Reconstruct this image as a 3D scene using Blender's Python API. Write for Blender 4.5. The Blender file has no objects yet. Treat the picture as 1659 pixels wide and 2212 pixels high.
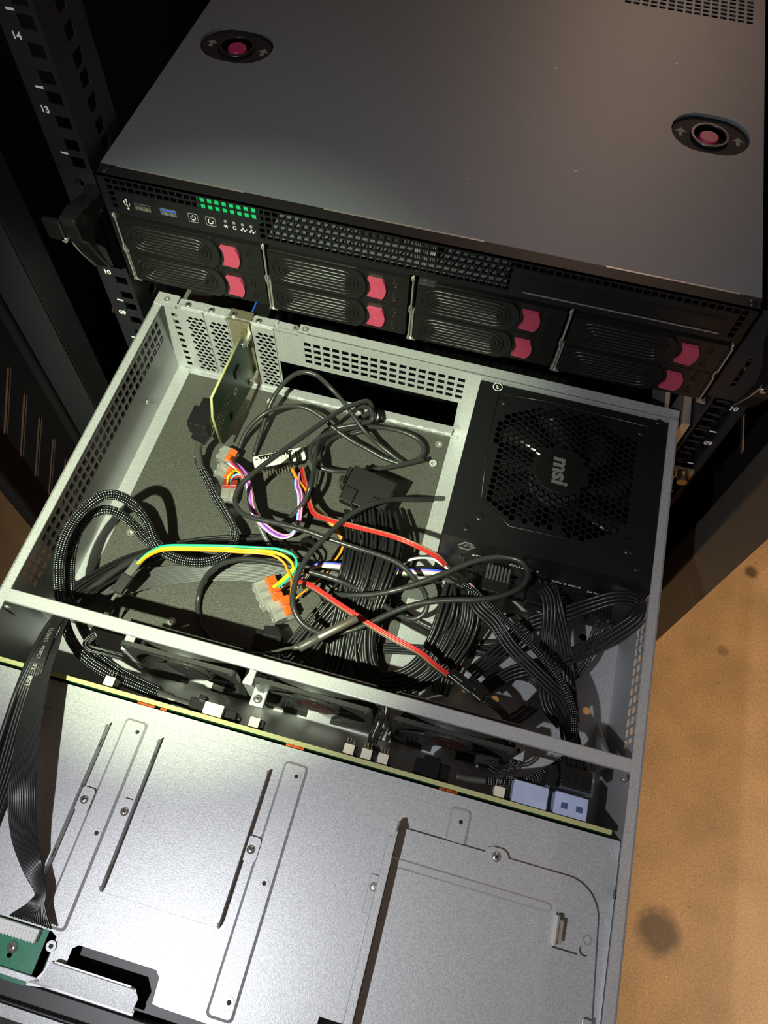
import bpy, math, random
from mathutils import Vector as V, Matrix, geometry
import mathutils
random.seed(7)
SC = bpy.context.scene
COL = SC.collection
MM = 0.001
# ------------------------------------------------------------------ camera
CAMP = V((62.3708, -379.8109, 414.1249))
CAMM = Matrix([(0.968392, -0.233271, 0.088325), (0.246962, 0.846954, -0.470827), (0.035023, 0.477758, 0.877793)])
FPX = 1607.7708
cd = bpy.data.cameras.new('camera'); cam = bpy.data.objects.new('camera', cd); COL.objects.link(cam)
m4 = CAMM.to_4x4(); m4.translation = CAMP * MM; cam.matrix_world = m4
cd.sensor_fit = 'HORIZONTAL'; cd.sensor_width = 36; cd.lens = FPX / 1659 * 36
cd.clip_start = 0.01; cd.clip_end = 50
SC.camera = cam
# frame of the pulled-out chassis (origin: top of its rear wall; y runs into the rack), millimetres
CF = Matrix([(0.999940, 0.010939, -0.000345), (-0.010945, 0.999442, -0.031558), (0.000000, 0.031560, 0.999502)]).to_4x4(); CF.translation = V((0.1359, 9.5956, -45.8261))
IDM = Matrix.Identity(4)
# ------------------------------------------------------------------ world, lights, exposure
SC.view_settings.view_transform = 'Standard'; SC.view_settings.look = 'None'
SC.view_settings.gamma = 1; SC.view_settings.use_curve_mapping = False
SC.view_settings.exposure = 0.0
w = bpy.data.worlds.new('world'); SC.world = w; w.use_nodes = True
w.node_tree.nodes['Background'].inputs[0].default_value = (1.0, 0.74, 0.56, 1)
w.node_tree.nodes['Background'].inputs[1].default_value = 0.085
def light(name, kind, pos, target, energy, color, **kw):
    l = bpy.data.lights.new(name, kind); l.energy = energy; l.color = color
    for k, v in kw.items(): setattr(l, k, v)
    o = bpy.data.objects.new(name, l); COL.objects.link(o)
    o.location = V(pos) * MM
    o.rotation_euler = (V(target) - V(pos)).to_track_quat('-Z', 'Y').to_euler()
    return o
HEAD = CF @ V((-150, -565, 640))
light('headlamp_flood', 'SPOT', HEAD, CF @ V((40, -150, -40)), 12.8, (0.93, 0.96, 1.0), spot_size=1.5, spot_blend=0.9, shadow_soft_size=0.007)
light('headlamp_beam', 'SPOT', HEAD, CF @ V((-95, -95, -60)), 52, (0.88, 1.0, 0.63), spot_size=0.60, spot_blend=0.65, shadow_soft_size=0.007)
light('floor_warm_spot', 'SPOT', (1150, -330, 500), (520, -220, -520), 52, (1.0, 0.77, 0.52), spot_size=1.0, spot_blend=0.6, shadow_soft_size=0.08)  # unseen warm spot added, its cone shaped to brighten only the floor
light('lid_glow_light', 'AREA', (330, 2500, 1480), (60, 150, 83), 7, (1.0, 0.62, 0.42), size=0.5)  # unseen area light added for the warm brown sheen on the lid
# ------------------------------------------------------------------ materials
MATS = {}
def mat(name, col, metal=0, rough=.5, spec=.5, var=0, nscale=900, bump=0, bscale=None, trans=0, ior=1.45, coat=0, fn=None, alpha=1):
    m = bpy.data.materials.new(name); m.use_nodes = True; nt = m.node_tree; N = nt.nodes; L = nt.links
    b = N['Principled BSDF']
    b.inputs['Base Color'].default_value = (*col, 1); b.inputs['Metallic'].default_value = metal
    b.inputs['Roughness'].default_value = rough; b.inputs['Specular IOR Level'].default_value = spec
    b.inputs['Transmission Weight'].default_value = trans; b.inputs['IOR'].default_value = ior
    b.inputs['Coat Weight'].default_value = coat; b.inputs['Alpha'].default_value = alpha
    tc = N.new('ShaderNodeTexCoord')
    n = N.new('ShaderNodeTexNoise'); n.inputs['Scale'].default_value = nscale; n.inputs['Detail'].default_value = 3
    L.new(tc.outputs['Object'], n.inputs['Vector'])
    r = N.new('ShaderNodeMapRange'); r.inputs[1].default_value = .3; r.inputs[2].default_value = .7
    r.inputs[3].default_value = 1 - var; r.inputs[4].default_value = 1 + var
    L.new(n.outputs['Fac'], r.inputs[0])
    mx = N.new('ShaderNodeVectorMath'); mx.operation = 'SCALE'; mx.inputs[0].default_value = col
    L.new(r.outputs[0], mx.inputs['Scale']); L.new(mx.outputs[0], b.inputs['Base Color'])
    if bump:
        n2 = N.new('ShaderNodeTexNoise'); n2.inputs['Scale'].default_value = bscale or nscale; n2.inputs['Detail'].default_value = 2
        L.new(tc.outputs['Object'], n2.inputs['Vector'])
        bp = N.new('ShaderNodeBump'); bp.inputs['Strength'].default_value = bump; bp.inputs['Distance'].default_value = .0004
        L.new(n2.outputs['Fac'], bp.inputs['Height']); L.new(bp.outputs[0], b.inputs['Normal'])
    if fn: fn(nt, b, tc, mx)
    MATS[name] = m; return m
STEEL = mat('galvanised_steel', (.50, .505, .52), .42, .42, var=.22, nscale=1500, bump=.14, bscale=1500)
STEEL_D = mat('bare_steel_edge', (.62, .60, .56), .8, .32, var=.08)
ZINC = mat('zinc_yellowish', (.50, .43, .30), .8, .35, var=.1)
LIDM = mat('grey_powder_coat', (.165, .182, .205), .35, .45, var=.10, nscale=1500, bump=.12, bscale=1800)
BLKM = mat('black_painted_steel', (.009, .009, .0105), .1, .40, var=.15, nscale=800, bump=.06, bscale=1500)
RACKM = mat('rack_black_paint', (.020, .020, .025), .1, .40, var=.15, nscale=600)
RACKD = mat('rack_inner_black', (.006, .006, .009), 0, .6, var=.15, nscale=200)
BLKP = mat('black_plastic', (.008, .008, .008), 0, .33, var=.15, nscale=800, bump=.05)
BLKG = mat('black_gloss_plastic', (.008, .008, .009), 0, .18)
MATF = mat('black_insulating_sheet', (.072, .071, .062), 0, .40, var=.5, nscale=1500, bump=.9, bscale=1300)
FANP = mat('fan_plastic', (.035, .035, .033), 0, .38, var=.2, nscale=1500, bump=.15, bscale=1500)
FANB = mat('fan_blade_plastic', (.030, .030, .032), 0, .30)
STICK = mat('brown_fan_sticker', (.055, .016, .012), .1, .3)
PINK = mat('pink_plastic', (.38, .05, .095), 0, .38, var=.04)
PINKD = mat('dark_pink_button', (.36, .02, .085), 0, .35, var=.05)
WIRE = mat('black_wire_insulation', (.014, .014, .015), 0, .36)
CABLE = mat('black_cable_jacket', (.028, .028, .028), 0, .33, var=.1)
RIB = mat('black_ribbon_insulation', (.018, .018, .020), 0, .25)
RIBF = mat('matte_black_flat_cable', (.012, .012, .013), 0, .45, var=.15)
PCBG = mat('green_circuit_board', (.012, .085, .035), 0, .3, var=.2, nscale=300)
PCBD = mat('dark_green_circuit_board', (.02, .10, .05), 0, .28, var=.25, nscale=250)
PCBE = mat('pale_board_edge', (.44, .44, .20), 0, .5, var=.1)
PCBW = mat('white_circuit_board', (.75, .76, .66), 0, .4, var=.04)
GREEN = mat('bright_green_board', (.01, .40, .13), 0, .4, var=.2)
WHT = mat('white_paint', (.85, .85, .85), 0, .5)
IVORY = mat('ivory_plastic', (.70, .64, .52), 0, .45, var=.04)
BLUEP = mat('pale_blue_plastic', (.42, .48, .68), 0, .35, var=.08, nscale=150)
NAVY = mat('navy_blue_plastic', (.07, .09, .22), 0, .35)
USBB = mat('usb_blue_plastic', (.02, .10, .60), 0, .35)
CLEAR = mat('clear_plastic', (.95, .95, .90), 0, .2, trans=.82, ior=1.35, var=.02)
DECK = mat('inner_grey_steel', (.16, .165, .17), .4, .5, var=.1)
COLM = mat('column_lit_brown', (.055, .048, .042), 0, .5, var=.1)  # right column only: rack black with warm light put into the colour
SHRK = mat('clear_grey_shrink', (.25, .25, .22), 0, .2, trans=.6)
ORNG = mat('orange_plastic', (.85, .13, .02), 0, .4)
DRED = mat('dark_red_plastic', (.30, .03, .02), 0, .35)
GOLD = mat('pin_metal', (.72, .66, .48), .9, .25)
CHROME = mat('screw_metal', (.72, .71, .68), .9, .25)
CHROMD = mat('dark_screw_metal', (.05, .05, .055), .8, .3)
SILV = mat('silver_print', (.45, .44, .42), .7, .35)
GREYP = mat('grey_print', (.16, .16, .155), 0, .5)
COPPER = mat('copper_winding', (.70, .12, .02), .5, .3, var=.3, nscale=900)
TUBE = mat('probe_steel', (.50, .47, .40), .9, .3, var=.1)
HSHR = mat('heat_shrink', (.06, .058, .052), 0, .38)
LEATH = mat('dark_brown_leather', (.030, .014, .009), 0, .5, var=.3, nscale=150, bump=.6, bscale=260)
def wcol(name, c): return mat(name, c, 0, .33)
WR = wcol('red_wire', (.60, .03, .03)); WG = wcol('green_wire', (.03, .55, .30)); WY = wcol('yellow_wire', (.85, .62, .02))
WO = wcol('orange_wire', (.90, .32, .02)); WB = wcol('blue_wire', (.03, .08, .75)); WP = wcol('purple_wire', (.42, .10, .62))
WW = wcol('white_wire', (.80, .80, .76)); WBR = wcol('brown_wire', (.35, .13, .08)); WPK = wcol('pink_wire', (.80, .30, .45))
WLB = wcol('light_blue_wire', (.20, .50, .85))
def braidfn(nt, b, tc, mx):
    N = nt.nodes; L = nt.links
    sp = N.new('ShaderNodeSeparateXYZ'); L.new(tc.outputs['UV'], sp.inputs[0])
    def mth(op, a, bb):
        n = N.new('ShaderNodeMath'); n.operation = op
        for i, x in enumerate((a, bb)):
            if isinstance(x, (int, float)): n.inputs[i].default_value = x
            elif x is not None: L.new(x, n.inputs[i])
        return n.outputs[0]
    u = mth('MULTIPLY', sp.outputs[0], 1.9); v = mth('MULTIPLY', sp.outputs[1], 6.2831853 * 6)
    s1 = mth('SINE', mth('ADD', u, v), 0); s2 = mth('SINE', mth('SUBTRACT', u, v), 0)
    p = mth('MULTIPLY', s1, s2); f = mth('GREATER_THAN', p, .66)
    mr = N.new('ShaderNodeMix'); mr.data_type = 'RGBA'
    mr.inputs[6].default_value = (.010, .010, .012, 1); mr.inputs[7].default_value = (.70, .74, .76, 1)  # pale flecks are glints of the braid put into the colour
    L.new(f, mr.inputs[0]); L.new(mr.outputs[2], b.inputs['Base Color'])
    bp = N.new('ShaderNodeBump'); bp.inputs['Strength'].default_value = 1; bp.inputs['Distance'].default_value = .0007
    L.new(p, bp.inputs['Height']); L.new(bp.outputs[0], b.inputs['Normal'])
BRAID = mat('braided_nylon_sleeve', (.012, .012, .014), .2, .22, fn=braidfn)
def floorfn(nt, b, tc, mx):
    N = nt.nodes; L = nt.links
    def noise(s, d=4):
        n = N.new('ShaderNodeTexNoise'); n.inputs['Scale'].default_value = s; n.inputs['Detail'].default_value = d
        L.new(tc.outputs['Object'], n.inputs['Vector']); return n.outputs['Fac']
    cr = N.new('ShaderNodeValToRGB'); e = cr.color_ramp.elements
    e[0].position = .3; e[0].color = (.33, .20, .092, 1); e[1].position = .65; e[1].color = (.46, .28, .13, 1)
    L.new(noise(14, 8), cr.inputs[0])
    c2 = N.new('ShaderNodeValToRGB'); e = c2.color_ramp.elements
    e[0].position = .69; e[0].color = (1, 1, 1, 1); e[1].position = .76; e[1].color = (.45, .36, .28, 1)
    L.new(noise(70, 3), c2.inputs[0])
    mm = N.new('ShaderNodeMix'); mm.data_type = 'RGBA'; mm.blend_type = 'MULTIPLY'; mm.inputs[0].default_value = .7
    f3 = N.new('ShaderNodeMapRange'); L.new(noise(420, 4), f3.inputs[0]); f3.inputs[1].default_value = .3; f3.inputs[2].default_value = .7; f3.inputs[3].default_value = .75; f3.inputs[4].default_value = 1.2
    sc3 = N.new('ShaderNodeVectorMath'); sc3.operation = 'SCALE'; L.new(cr.outputs[0], sc3.inputs[0]); L.new(f3.outputs[0], sc3.inputs['Scale']); L.new(sc3.outputs[0], mm.inputs[6]); L.new(c2.outputs[0], mm.inputs[7])
    # stains with a shape of their own
    last = mm.outputs[2]
    for (x, y, r, k) in [(391, -310, 22, 0.9), (486, 165, 9, 0.9), (451, 38, 7, 0.5)]:
        vm = N.new('ShaderNodeVectorMath'); vm.operation = 'DISTANCE'; L.new(tc.outputs['Object'], vm.inputs[0]); vm.inputs[1].default_value = (x * MM, y * MM, 0)
        ad = N.new('ShaderNodeMath'); ad.operation = 'MULTIPLY_ADD'; L.new(noise(45, 4), ad.inputs[0]); ad.inputs[1].default_value = r * MM * 1.1; L.new(vm.outputs['Value'], ad.inputs[2])
        rg = N.new('ShaderNodeMapRange'); L.new(ad.outputs[0], rg.inputs[0]); rg.inputs[1].default_value = r * MM * 1.25; rg.inputs[2].default_value = r * MM * 1.9
        rg.inputs[3].default_value = k; rg.inputs[4].default_value = 0
        m2 = N.new('ShaderNodeMix'); m2.data_type = 'RGBA'; m2.inputs[7].default_value = (.085, .045, .02, 1)
        L.new(rg.outputs[0], m2.inputs[0]); L.new(last, m2.inputs[6]); last = m2.outputs[2]
    L.new(last, b.inputs['Base Color'])
FLOORM = mat('stained_tan_floor', (.4, .25, .12), 0, .5, fn=floorfn, bump=.4, bscale=160)
# ------------------------------------------------------------------ mesh helpers (all numbers in millimetres)
class MB:
    def __init__(s): s.v = []; s.f = []; s.sm = []; s.mi = []; s.uv = {}; s.cur = 0
    def face(s, idx, smooth=False, uv=None):
        if uv: s.uv[len(s.f)] = uv
        s.f.append(tuple(idx)); s.sm.append(smooth); s.mi.append(s.cur)
    def box(s, x0, x1, y0, y1, z0, z1, mp=None):
        b = len(s.v)
        for z in (z0, z1):
            for x, y in ((x0, y0), (x1, y0), (x1, y1), (x0, y1)):
                p = V((x, y, z)); s.v.append(mp(*p) if mp else p)
        for q in ((0, 3, 2, 1), (4, 5, 6, 7), (0, 1, 5, 4), (1, 2, 6, 5), (2, 3, 7, 6), (3, 0, 4, 7)): s.face([b + i for i in q])
        return s
    def obox(s, c, ux, uy, sx, sy, sz, zoff=0):
        ux = V(ux).normalized(); uy = V(uy); uy = (uy - uy.dot(ux) * ux).normalized(); uz = ux.cross(uy); c = V(c) + uz * zoff
        return s.box(-sx / 2, sx / 2, -sy / 2, sy / 2, -sz / 2, sz / 2, lambda x, y, z: c + ux * x + uy * y + uz * z)
    def prism(s, pts, c0, c1, mp, smooth=False):
        n = len(pts); b = len(s.v)
        for c in (c0, c1):
            for a, bb in pts: s.v.append(V(mp(a, bb, c)))
        s.face([b + i for i in range(n)][::-1]); s.face([b + n + i for i in range(n)])
        for i in range(n): s.face([b + i, b + (i + 1) % n, b + n + (i + 1) % n, b + n + i], smooth)
        return s
    def cyl(s, c, d, r, h, n=20, r2=None, c0=None):
        d = V(d).normalized(); a = d.orthogonal().normalized(); e = d.cross(a); c = V(c); r2 = r if r2 is None else r2
        b = len(s.v)
        for k, rr in ((0, r), (1, r2)):
            for i in range(n):
                t = 2 * math.pi * i / n; s.v.append(c + d * h * k + (a * math.cos(t) + e * math.sin(t)) * rr)
        s.face([b + i for i in range(n)][::-1]); s.face([b + n + i for i in range(n)])
        for i in range(n): s.face([b + i, b + (i + 1) % n, b + n + (i + 1) % n, b + n + i], True)
        return s
    def ring(s, c, d, r0, r1, h, n=28):
        d = V(d).normalized(); a = d.orthogonal().normalized(); e = d.cross(a); c = V(c); b = len(s.v)
        for rr, k in ((r0, 0), (r1, 0), (r1, 1), (r0, 1)):
            for i in range(n):
                t = 2 * math.pi * i / n; s.v.append(c + d * h * k + (a * math.cos(t) + e * math.sin(t)) * rr)
        for k in range(4):
            for i in range(n):
                j = (i + 1) % n; k2 = (k + 1) % 4
                s.face([b + k * n + i, b + k2 * n + i, b + k2 * n + j, b + k * n + j], k in (1, 3))
        return s
    def dome(s, c, d, r, h, n=16):
        d = V(d).normalized(); a = d.orthogonal().normalized(); e = d.cross(a); c = V(c); b = len(s.v)
        rings = [(1, 0), (.92, .5), (.6, .88), (.25, 1)]
        for rr, hh in rings:
            for i in range(n):
                t = 2 * math.pi * i / n; s.v.append(c + d * h * hh + (a * math.cos(t) + e * math.sin(t)) * r * rr)
        for k in range(3):
            for i in range(n): j = (i + 1) % n; s.face([b + k * n + i, b + k * n + j, b + (k + 1) * n + j, b + (k + 1) * n + i], True)
        s.face([b + 3 * n + i for i in range(n)], True); s.face([b + i for i in range(n)][::-1])
        return s
    def tube(s, P, r, n=10, closed=False, flat=None):
        m = len(P); b = len(s.v); T = []
        for i in range(m):
            t = (P[(i + 1) % m] - P[i - 1]) if closed else (P[min(i + 1, m - 1)] - P[max(i - 1, 0)])
            T.append(t.normalized() if t.length > 1e-9 else V((1, 0, 0)))
        nrm = T[0].orthogonal().normalized(); L = 0
        if abs(T[0].z) < .9: nrm = (V((0, 0, 1)) - T[0] * T[0].z).normalized()
        Ls = []
        for i in range(m):
            if i: L += (P[i] - P[i - 1]).length
            Ls.append(L)
            nrm = (nrm - nrm.dot(T[i]) * T[i]).normalized(); bn = T[i].cross(nrm)
            rr = r[i] if isinstance(r, (list, tuple)) else r
            for k in range(n):
                a = 2 * math.pi * k / n; s.v.append(P[i] + (nrm * math.cos(a) + bn * math.sin(a)) * rr)
        for i in range(m if closed else m - 1):
            i2 = (i + 1) % m; u0, u1 = Ls[i], (Ls[i2] if i2 else L + 1)
            for k in range(n):
                k2 = (k + 1) % n
                s.face([b + i * n + k, b + i * n + k2, b + i2 * n + k2, b + i2 * n + k][::-1], True,
                       [(u0, k / n), (u0, (k + 1) / n), (u1, (k + 1) / n), (u1, k / n)][::-1])
        if not closed:
            s.face([b + k for k in range(n)]); s.face([b + (m - 1) * n + k for k in range(n)][::-1])
        return s
    def plate(s, outline, holes, t, mp):
        cu = bpy.data.curves.new('t', 'CURVE'); cu.dimensions = '2D'; cu.fill_mode = 'BOTH'; cu.extrude = t / 2
        for loop in [outline] + list(holes):
            sp = cu.splines.new('POLY'); sp.points.add(len(loop) - 1); sp.use_cyclic_u = True
            for i, (a, b2) in enumerate(loop): sp.points[i].co = (a, b2, 0, 1)
        s._curve(cu, lambda p: mp(p.x, p.y, p.z + t / 2)); return s
    def _curve(s, cu, f):
        o = bpy.data.objects.new('t', cu); COL.objects.link(o)
        dg = bpy.context.evaluated_depsgraph_get(); me = bpy.data.meshes.new_from_object(o.evaluated_get(dg))
        b = len(s.v); s.v += [V(f(v.co)) for v in me.vertices]
        for p in me.polygons: s.face([b + i for i in p.vertices])
        bpy.data.objects.remove(o); bpy.data.curves.remove(cu); bpy.data.meshes.remove(me)
    def text(s, str_, size, mp, t=.15, ax='CENTER', bold=0, shear=0):
        cu = bpy.data.curves.new('t', 'FONT'); cu.body = str_; cu.size = size; cu.extrude = t / 2; cu.offset = bold
        cu.align_x = ax; cu.align_y = 'CENTER'; cu.shear = shear; cu.resolution_u = 3
        s._curve(cu, lambda p: mp(p.x, p.y, p.z + t / 2)); return s
def mapf(o, a, b, n):
    o, a, b, n = V(o), V(a), V(b), V(n); return lambda x, y, z: o + a * x + b * y + n * z
def obj(name, mb, mats, parent=None, frame=None, base=None, bevel=0, label=None, seg=2):
    """one mesh object; vertices are in frame coordinates (mm)"""
    if parent is not None: frame, base = parent_info[parent.name]
    if frame is None: frame = CF
    if base is None:
        n = len(mb.v); base = V((sum(v.x for v in mb.v) / n, sum(v.y for v in mb.v) / n, min(v.z for v in mb.v)))
    base = V(base)
    me = bpy.data.meshes.new(name); me.from_pydata([(v - base) * MM for v in mb.v], [], mb.f); 
    mats = mats if isinstance(mats, (list, tuple)) else [mats]
    for m in mats: me.materials.append(m)
    me.polygons.foreach_set('use_smooth', mb.sm); me.polygons.foreach_set('material_index', mb.mi)
    if mb.uv:
        ul = me.uv_layers.new(name='UVMap')
        for fi, uv in mb.uv.items():
            for li, q in zip(me.polygons[fi].loop_indices, uv): ul.data[li].uv = q
    me.validate(); me.update()
    o = bpy.data.objects.new(name, me); COL.objects.link(o)
    if parent is not None: o.parent = parent
    else:
        M = frame.copy(); M.translation = (frame @ base) * MM; o.matrix_world = M
    parent_info[o.name] = (frame, base)
    if label: o['label'] = label
    if bevel:
        bv = o.modifiers.new('bevel', 'BEVEL'); bv.width = bevel * MM; bv.segments = seg; bv.limit_method = 'ANGLE'; bv.angle_limit = .6
    return o
parent_info = {}
def tag(o, label, cat, group=None, kind=None):
    if label: o['label'] = label
    if cat: o['category'] = cat
    if group: o['group'] = group
    if kind: o['kind'] = kind
    return o
def thing(name, label, cat, base, frame=None, group=None):
    frame = CF if frame is None else frame
    o = bpy.data.objects.new(name, None); COL.objects.link(o); o.empty_display_size = .02
    M = frame.copy(); M.translation = (frame @ V(base)) * MM; o.matrix_world = M
    parent_info[o.name] = (frame, V(base)); return tag(o, label, cat, group)
def copy_tree(o, parent=None):
    c = o.copy(); COL.objects.link(c); c.parent = parent; parent_info[c.name] = parent_info[o.name]
    for ch in list(o.children): copy_tree(ch, c)
    return c
def move(o, d, frame=None):
    """shift a thing by d (mm) along its frame axes"""
    frame = frame or parent_info[o.name][0]
    o.location = o.location + (frame.to_3x3() @ V(d)) * MM
# a pixel of the photograph meets a plane of the chassis frame: gives the true 3-D point of a traced cable or part
def ray(u, v, frame, axis, val):
    d = CAMM @ V(((u - 829.5) / FPX, -(v - 1106) / FPX, -1)); inv = frame.inverted()
    c = inv @ CAMP; dd = inv.to_3x3() @ d; k = (val - c[axis]) / dd[axis]; return c + dd * k
def L(u, v, z): return ray(u, v, CF, 2, z)
def W(u, v, y): return ray(u, v, IDM, 1, y)
def rect(x0, y0, x1, y1): return [(x0, y0), (x1, y0), (x1, y1), (x0, y1)]
def rrect(x0, y0, x1, y1, r, n=4):
    P = []
    for cx, cy, a0 in ((x1 - r, y0 + r, -90), (x1 - r, y1 - r, 0), (x0 + r, y1 - r, 90), (x0 + r, y0 + r, 180)):
        for i in range(n + 1):
            a = math.radians(a0 + 90 * i / n); P.append((cx + r * math.cos(a), cy + r * math.sin(a)))
    return P
def ngon(cx, cy, r, n=6, rot=0): return [(cx + r * math.cos(rot + 2 * math.pi * i / n), cy + r * math.sin(rot + 2 * math.pi * i / n)) for i in range(n)]
def inpoly(x, y, P):
    c = False; j = len(P) - 1
    for i in range(len(P)):
        if (P[i][1] > y) != (P[j][1] > y) and x < (P[j][0] - P[i][0]) * (y - P[i][1]) / (P[j][1] - P[i][1]) + P[i][0]: c = not c
        j = i
    return c
def spline(P, sub=7):
    P = [V(p) for p in P]; n = len(P); out = []
    D = len(P[0])
    for i in range(n - 1):
        p0 = P[max(i - 1, 0)]; p1 = P[i]; p2 = P[i + 1]; p3 = P[min(i + 2, n - 1)]
        for k in range(sub):
            t = k / sub
            out.append(.5 * (2 * p1 + (p2 - p0) * t + (2 * p0 - 5 * p1 + 4 * p2 - p3) * t * t + (3 * p1 - p0 - 3 * p2 + p3) * t ** 3))
    out.append(P[-1]); return out
def pts3(pts): return [L(*p[:3]) for p in pts]
def cable(mb, pts, r, n=10, sub=7, off=(0, 0, 0)):
    return mb.tube([p + V(off) for p in spline(pts3(pts), sub)], r, n)
def ribbon(mb, pts, n, r, sub=6, ns=6, flat=True, jitter=0, thick=0, seed=1, tilt=0):
    """n wires side by side; pts = (u, v, z, width in mm[, tilt])"""
    rnd = random.Random(seed)
    C3 = pts3(pts); Q = spline([V((c.x, c.y, c.z, p[3])) for c, p in zip(C3, pts)], sub)
    TL = spline([V((p[4] if len(p) > 4 else tilt, 0)) for p in pts], sub)
    m = len(Q); ac = []
    for i in range(m):
        t = (Q[min(i + 1, m - 1)] - Q[max(i - 1, 0)]).xyz.normalized(); a = V((0, 0, 1)).cross(t)
        a = a.normalized() if a.length > .05 else V((1, 0, 0)); up = t.cross(a)
        th = TL[i].x; ac.append((a * math.cos(th) + up * math.sin(th), up * math.cos(th) - a * math.sin(th)))
    for k in range(n):
        a0 = (k / (n - 1) - .5) if n > 1 else 0
        ph = rnd.random() * 6.28; ph2 = rnd.random() * 6.28; b0 = (rnd.random() - .5) * thick; fr = rnd.uniform(.08, .16)
        P = []
        for i in range(m):
            wd = Q[i].w
            P.append(Q[i].xyz + ac[i][0] * (a0 * wd + jitter * math.sin(i * fr + ph)) + ac[i][1] * (b0 + jitter * .7 * math.sin(i * fr * 1.3 + ph2)))
        mb.tube(P, r, ns)
    return mb
def screw(parent, c, d=(0, 0, 1), r=3, h=1.6, m=None, name='screw'):
    """pan head with a cross recess"""
    mb = MB(); c = V(c); d = V(d).normalized(); mb.dome(c, d, r, h, 16)
    a = d.orthogonal().normalized(); e = d.cross(a); mb.cur = 1
    for x, y in ((a, e), (e, a)): mb.obox(c + d * (h + .02), x, y, r * .9, r * .26, .12)
    return obj(name, mb, [m or CHROME, CHROMD], parent)
# ================================================================== SETTING
mb = MB(); mb.box(-2500, 2500, -2500, 2500, -530, -520)
tag(obj('floor', mb, FLOORM, frame=IDM, base=(0, 0, -520)), 'tan stained floor with dark spots beside the rack', 'floor', kind='structure')
# leather stool below the front of the chassis
mb = MB(); mb.box(-420, 120, -820, -440, -300, -175)
st = thing('leather_stool', 'dark brown leather stool top below the bottom left corner of the open chassis', 'stool', (-150, -640, -520), IDM)
obj('seat_cushion', mb, LEATH, st, bevel=18, seg=4)
for x in (-390, 90):
    for y in (-790, -470):
        mb = MB(); mb.cyl((x, y, -520), (0, 0, 1), 14, 222, r2=20); obj('leg', mb, BLKM, st)
# ================================================================== RACK
rack = thing('rack_cabinet', 'black steel rack cabinet with numbered mounting rails around the servers', 'rack cabinet', (0, 300, -520), IDM)
ZU = [88.9 + 44.45 * k for k in range(-8, 4)]          # unit boundaries
HZ = []
for z in ZU:
    for dz in (6.35, 22.2, 38.1): HZ.append(z + dz)
def rail(sx, yy, lab):
    mb = MB(); F = (lambda a, b, c: V((a, yy + c, b)))
    x0, x1 = sorted((sx * 224.5, sx * 250.5))
    holes = [rrect(sx * 232.6 - 4.9, z - 4.6, sx * 232.6 + 4.9, z + 4.6, .8, 2) for z in HZ]
    mb.plate(rect(x0, -300, x1, 250), holes, 2, F)
    # side flange with square holes
    G = (lambda a, b, c: V((sx * (224.5 + c), yy + 2 + a, b)))
    mb.plate(rect(0, -300, 44, 250), [rrect(18, z - 5, 28, z + 5, 1, 2) for z in HZ], 1.8, G)
    mb.box(*sorted((sx * 248.7, sx * 250.5)), yy + 2, yy + 36, -300, 250)
    o = obj('mounting_rail', mb, RACKM, rack)
    if lab:
        Tm = mapf((0, yy - .05, 0), (1, 0, 0), (0, 0, 1), (0, -1, 0))
        for i, z in enumerate(ZU):
            u = i + 3 + 2
            u = round((z - 88.9) / 44.45) + 13
            m2 = MB(); m2.text('%02d' % u, 6.2, lambda x, y, c, z=z: Tm(sx * 242.6 + x, z + 29.6 + y, c), t=.1, bold=.2, shear=.0)
            obj('rail_number', m2, WHT, o)
            m2 = MB(); m2.box(sx * 240.4 - 2.6, sx * 240.4 + 2.6, yy - .12, yy, z - .7, z + .7); obj('unit_mark', m2, WHT, o)
rail(-1, 0, True); rail(1, 0, True); rail(-1, 620, False); rail(1, 620, False)
# corner columns, inner walls, base frame, back
for sx in (-1, 1):
    mb = MB(); x0, x1 = sorted((sx * 266, sx * 303)); mb.box(x0, x1, -55, -53, -505, 260)
    mb.box(*sorted((sx * 301, sx * 303)), -55, 0, -505, 260); mb.box(*sorted((sx * 266, sx * 268)), -53, -25, -505, 260)
    obj('corner_column', mb, COLM if sx > 0 else RACKM, rack, bevel=1)
    mb = MB(); G = (lambda a, b, c, sx=sx: V((sx * (303 + c), a, b)))
    hl = [rrect(y, -72, y + 47, -64, 3.9, 4) for y in range(60, 720, 60)]
    hl += [rrect(y, -142, y + 47, -134, 3.9, 4) for y in range(60, 720, 60)]
    mb.plate(rect(0, -505, 820, 260), hl, 2, G)
    obj('side_panel', mb, RACKD, rack)
mb = MB(); mb.box(-303, 303, 820, 823, -505, 260); obj('back_panel', mb, RACKD, rack)
mb = MB(); mb.box(-303, 303, 0, 820, -505, -495); mb.box(-303, 303, -50, 0, -505, -470); obj('base_frame', mb, RACKD, rack, bevel=1)
# left door standing open: slanted ventilation slots
mb = MB(); G = (lambda a, b, c: V((-305 - c, a, b)))
hl = []
for k in range(-6, 9):
    z0 = -122 + 33.5 * (-k) - 0
    # slanted slot from (y -78, z0) to (y -116, z0-38)
    ax, ay, bx, by = -79, z0 - 7, -115, z0 - 43
    n = V((ay - by, bx - ax)).normalized() * 2.9; dd = V((bx - ax, by - ay)).normalized()
    P = []
    for (cx, cy, s) in ((bx, by, 1), (ax, ay, -1)):
        a0 = math.atan2(n.y * s, n.x * s)
        for i in range(6):
            t = a0 - math.pi * i / 5
            P.append((cx + 2.9 * math.cos(t), cy + 2.9 * math.sin(t)))
    hl.append(P)
mb.plate(rect(-148, -500, -57, 260), hl, 2, G); mb.box(-309, -295, -150, -147, -500, 260); mb.box(-309, -297, -60, -57, -500, 260)
obj('door_panel', mb, RACKD, rack, label='open door edge with slanted slots')
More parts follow.
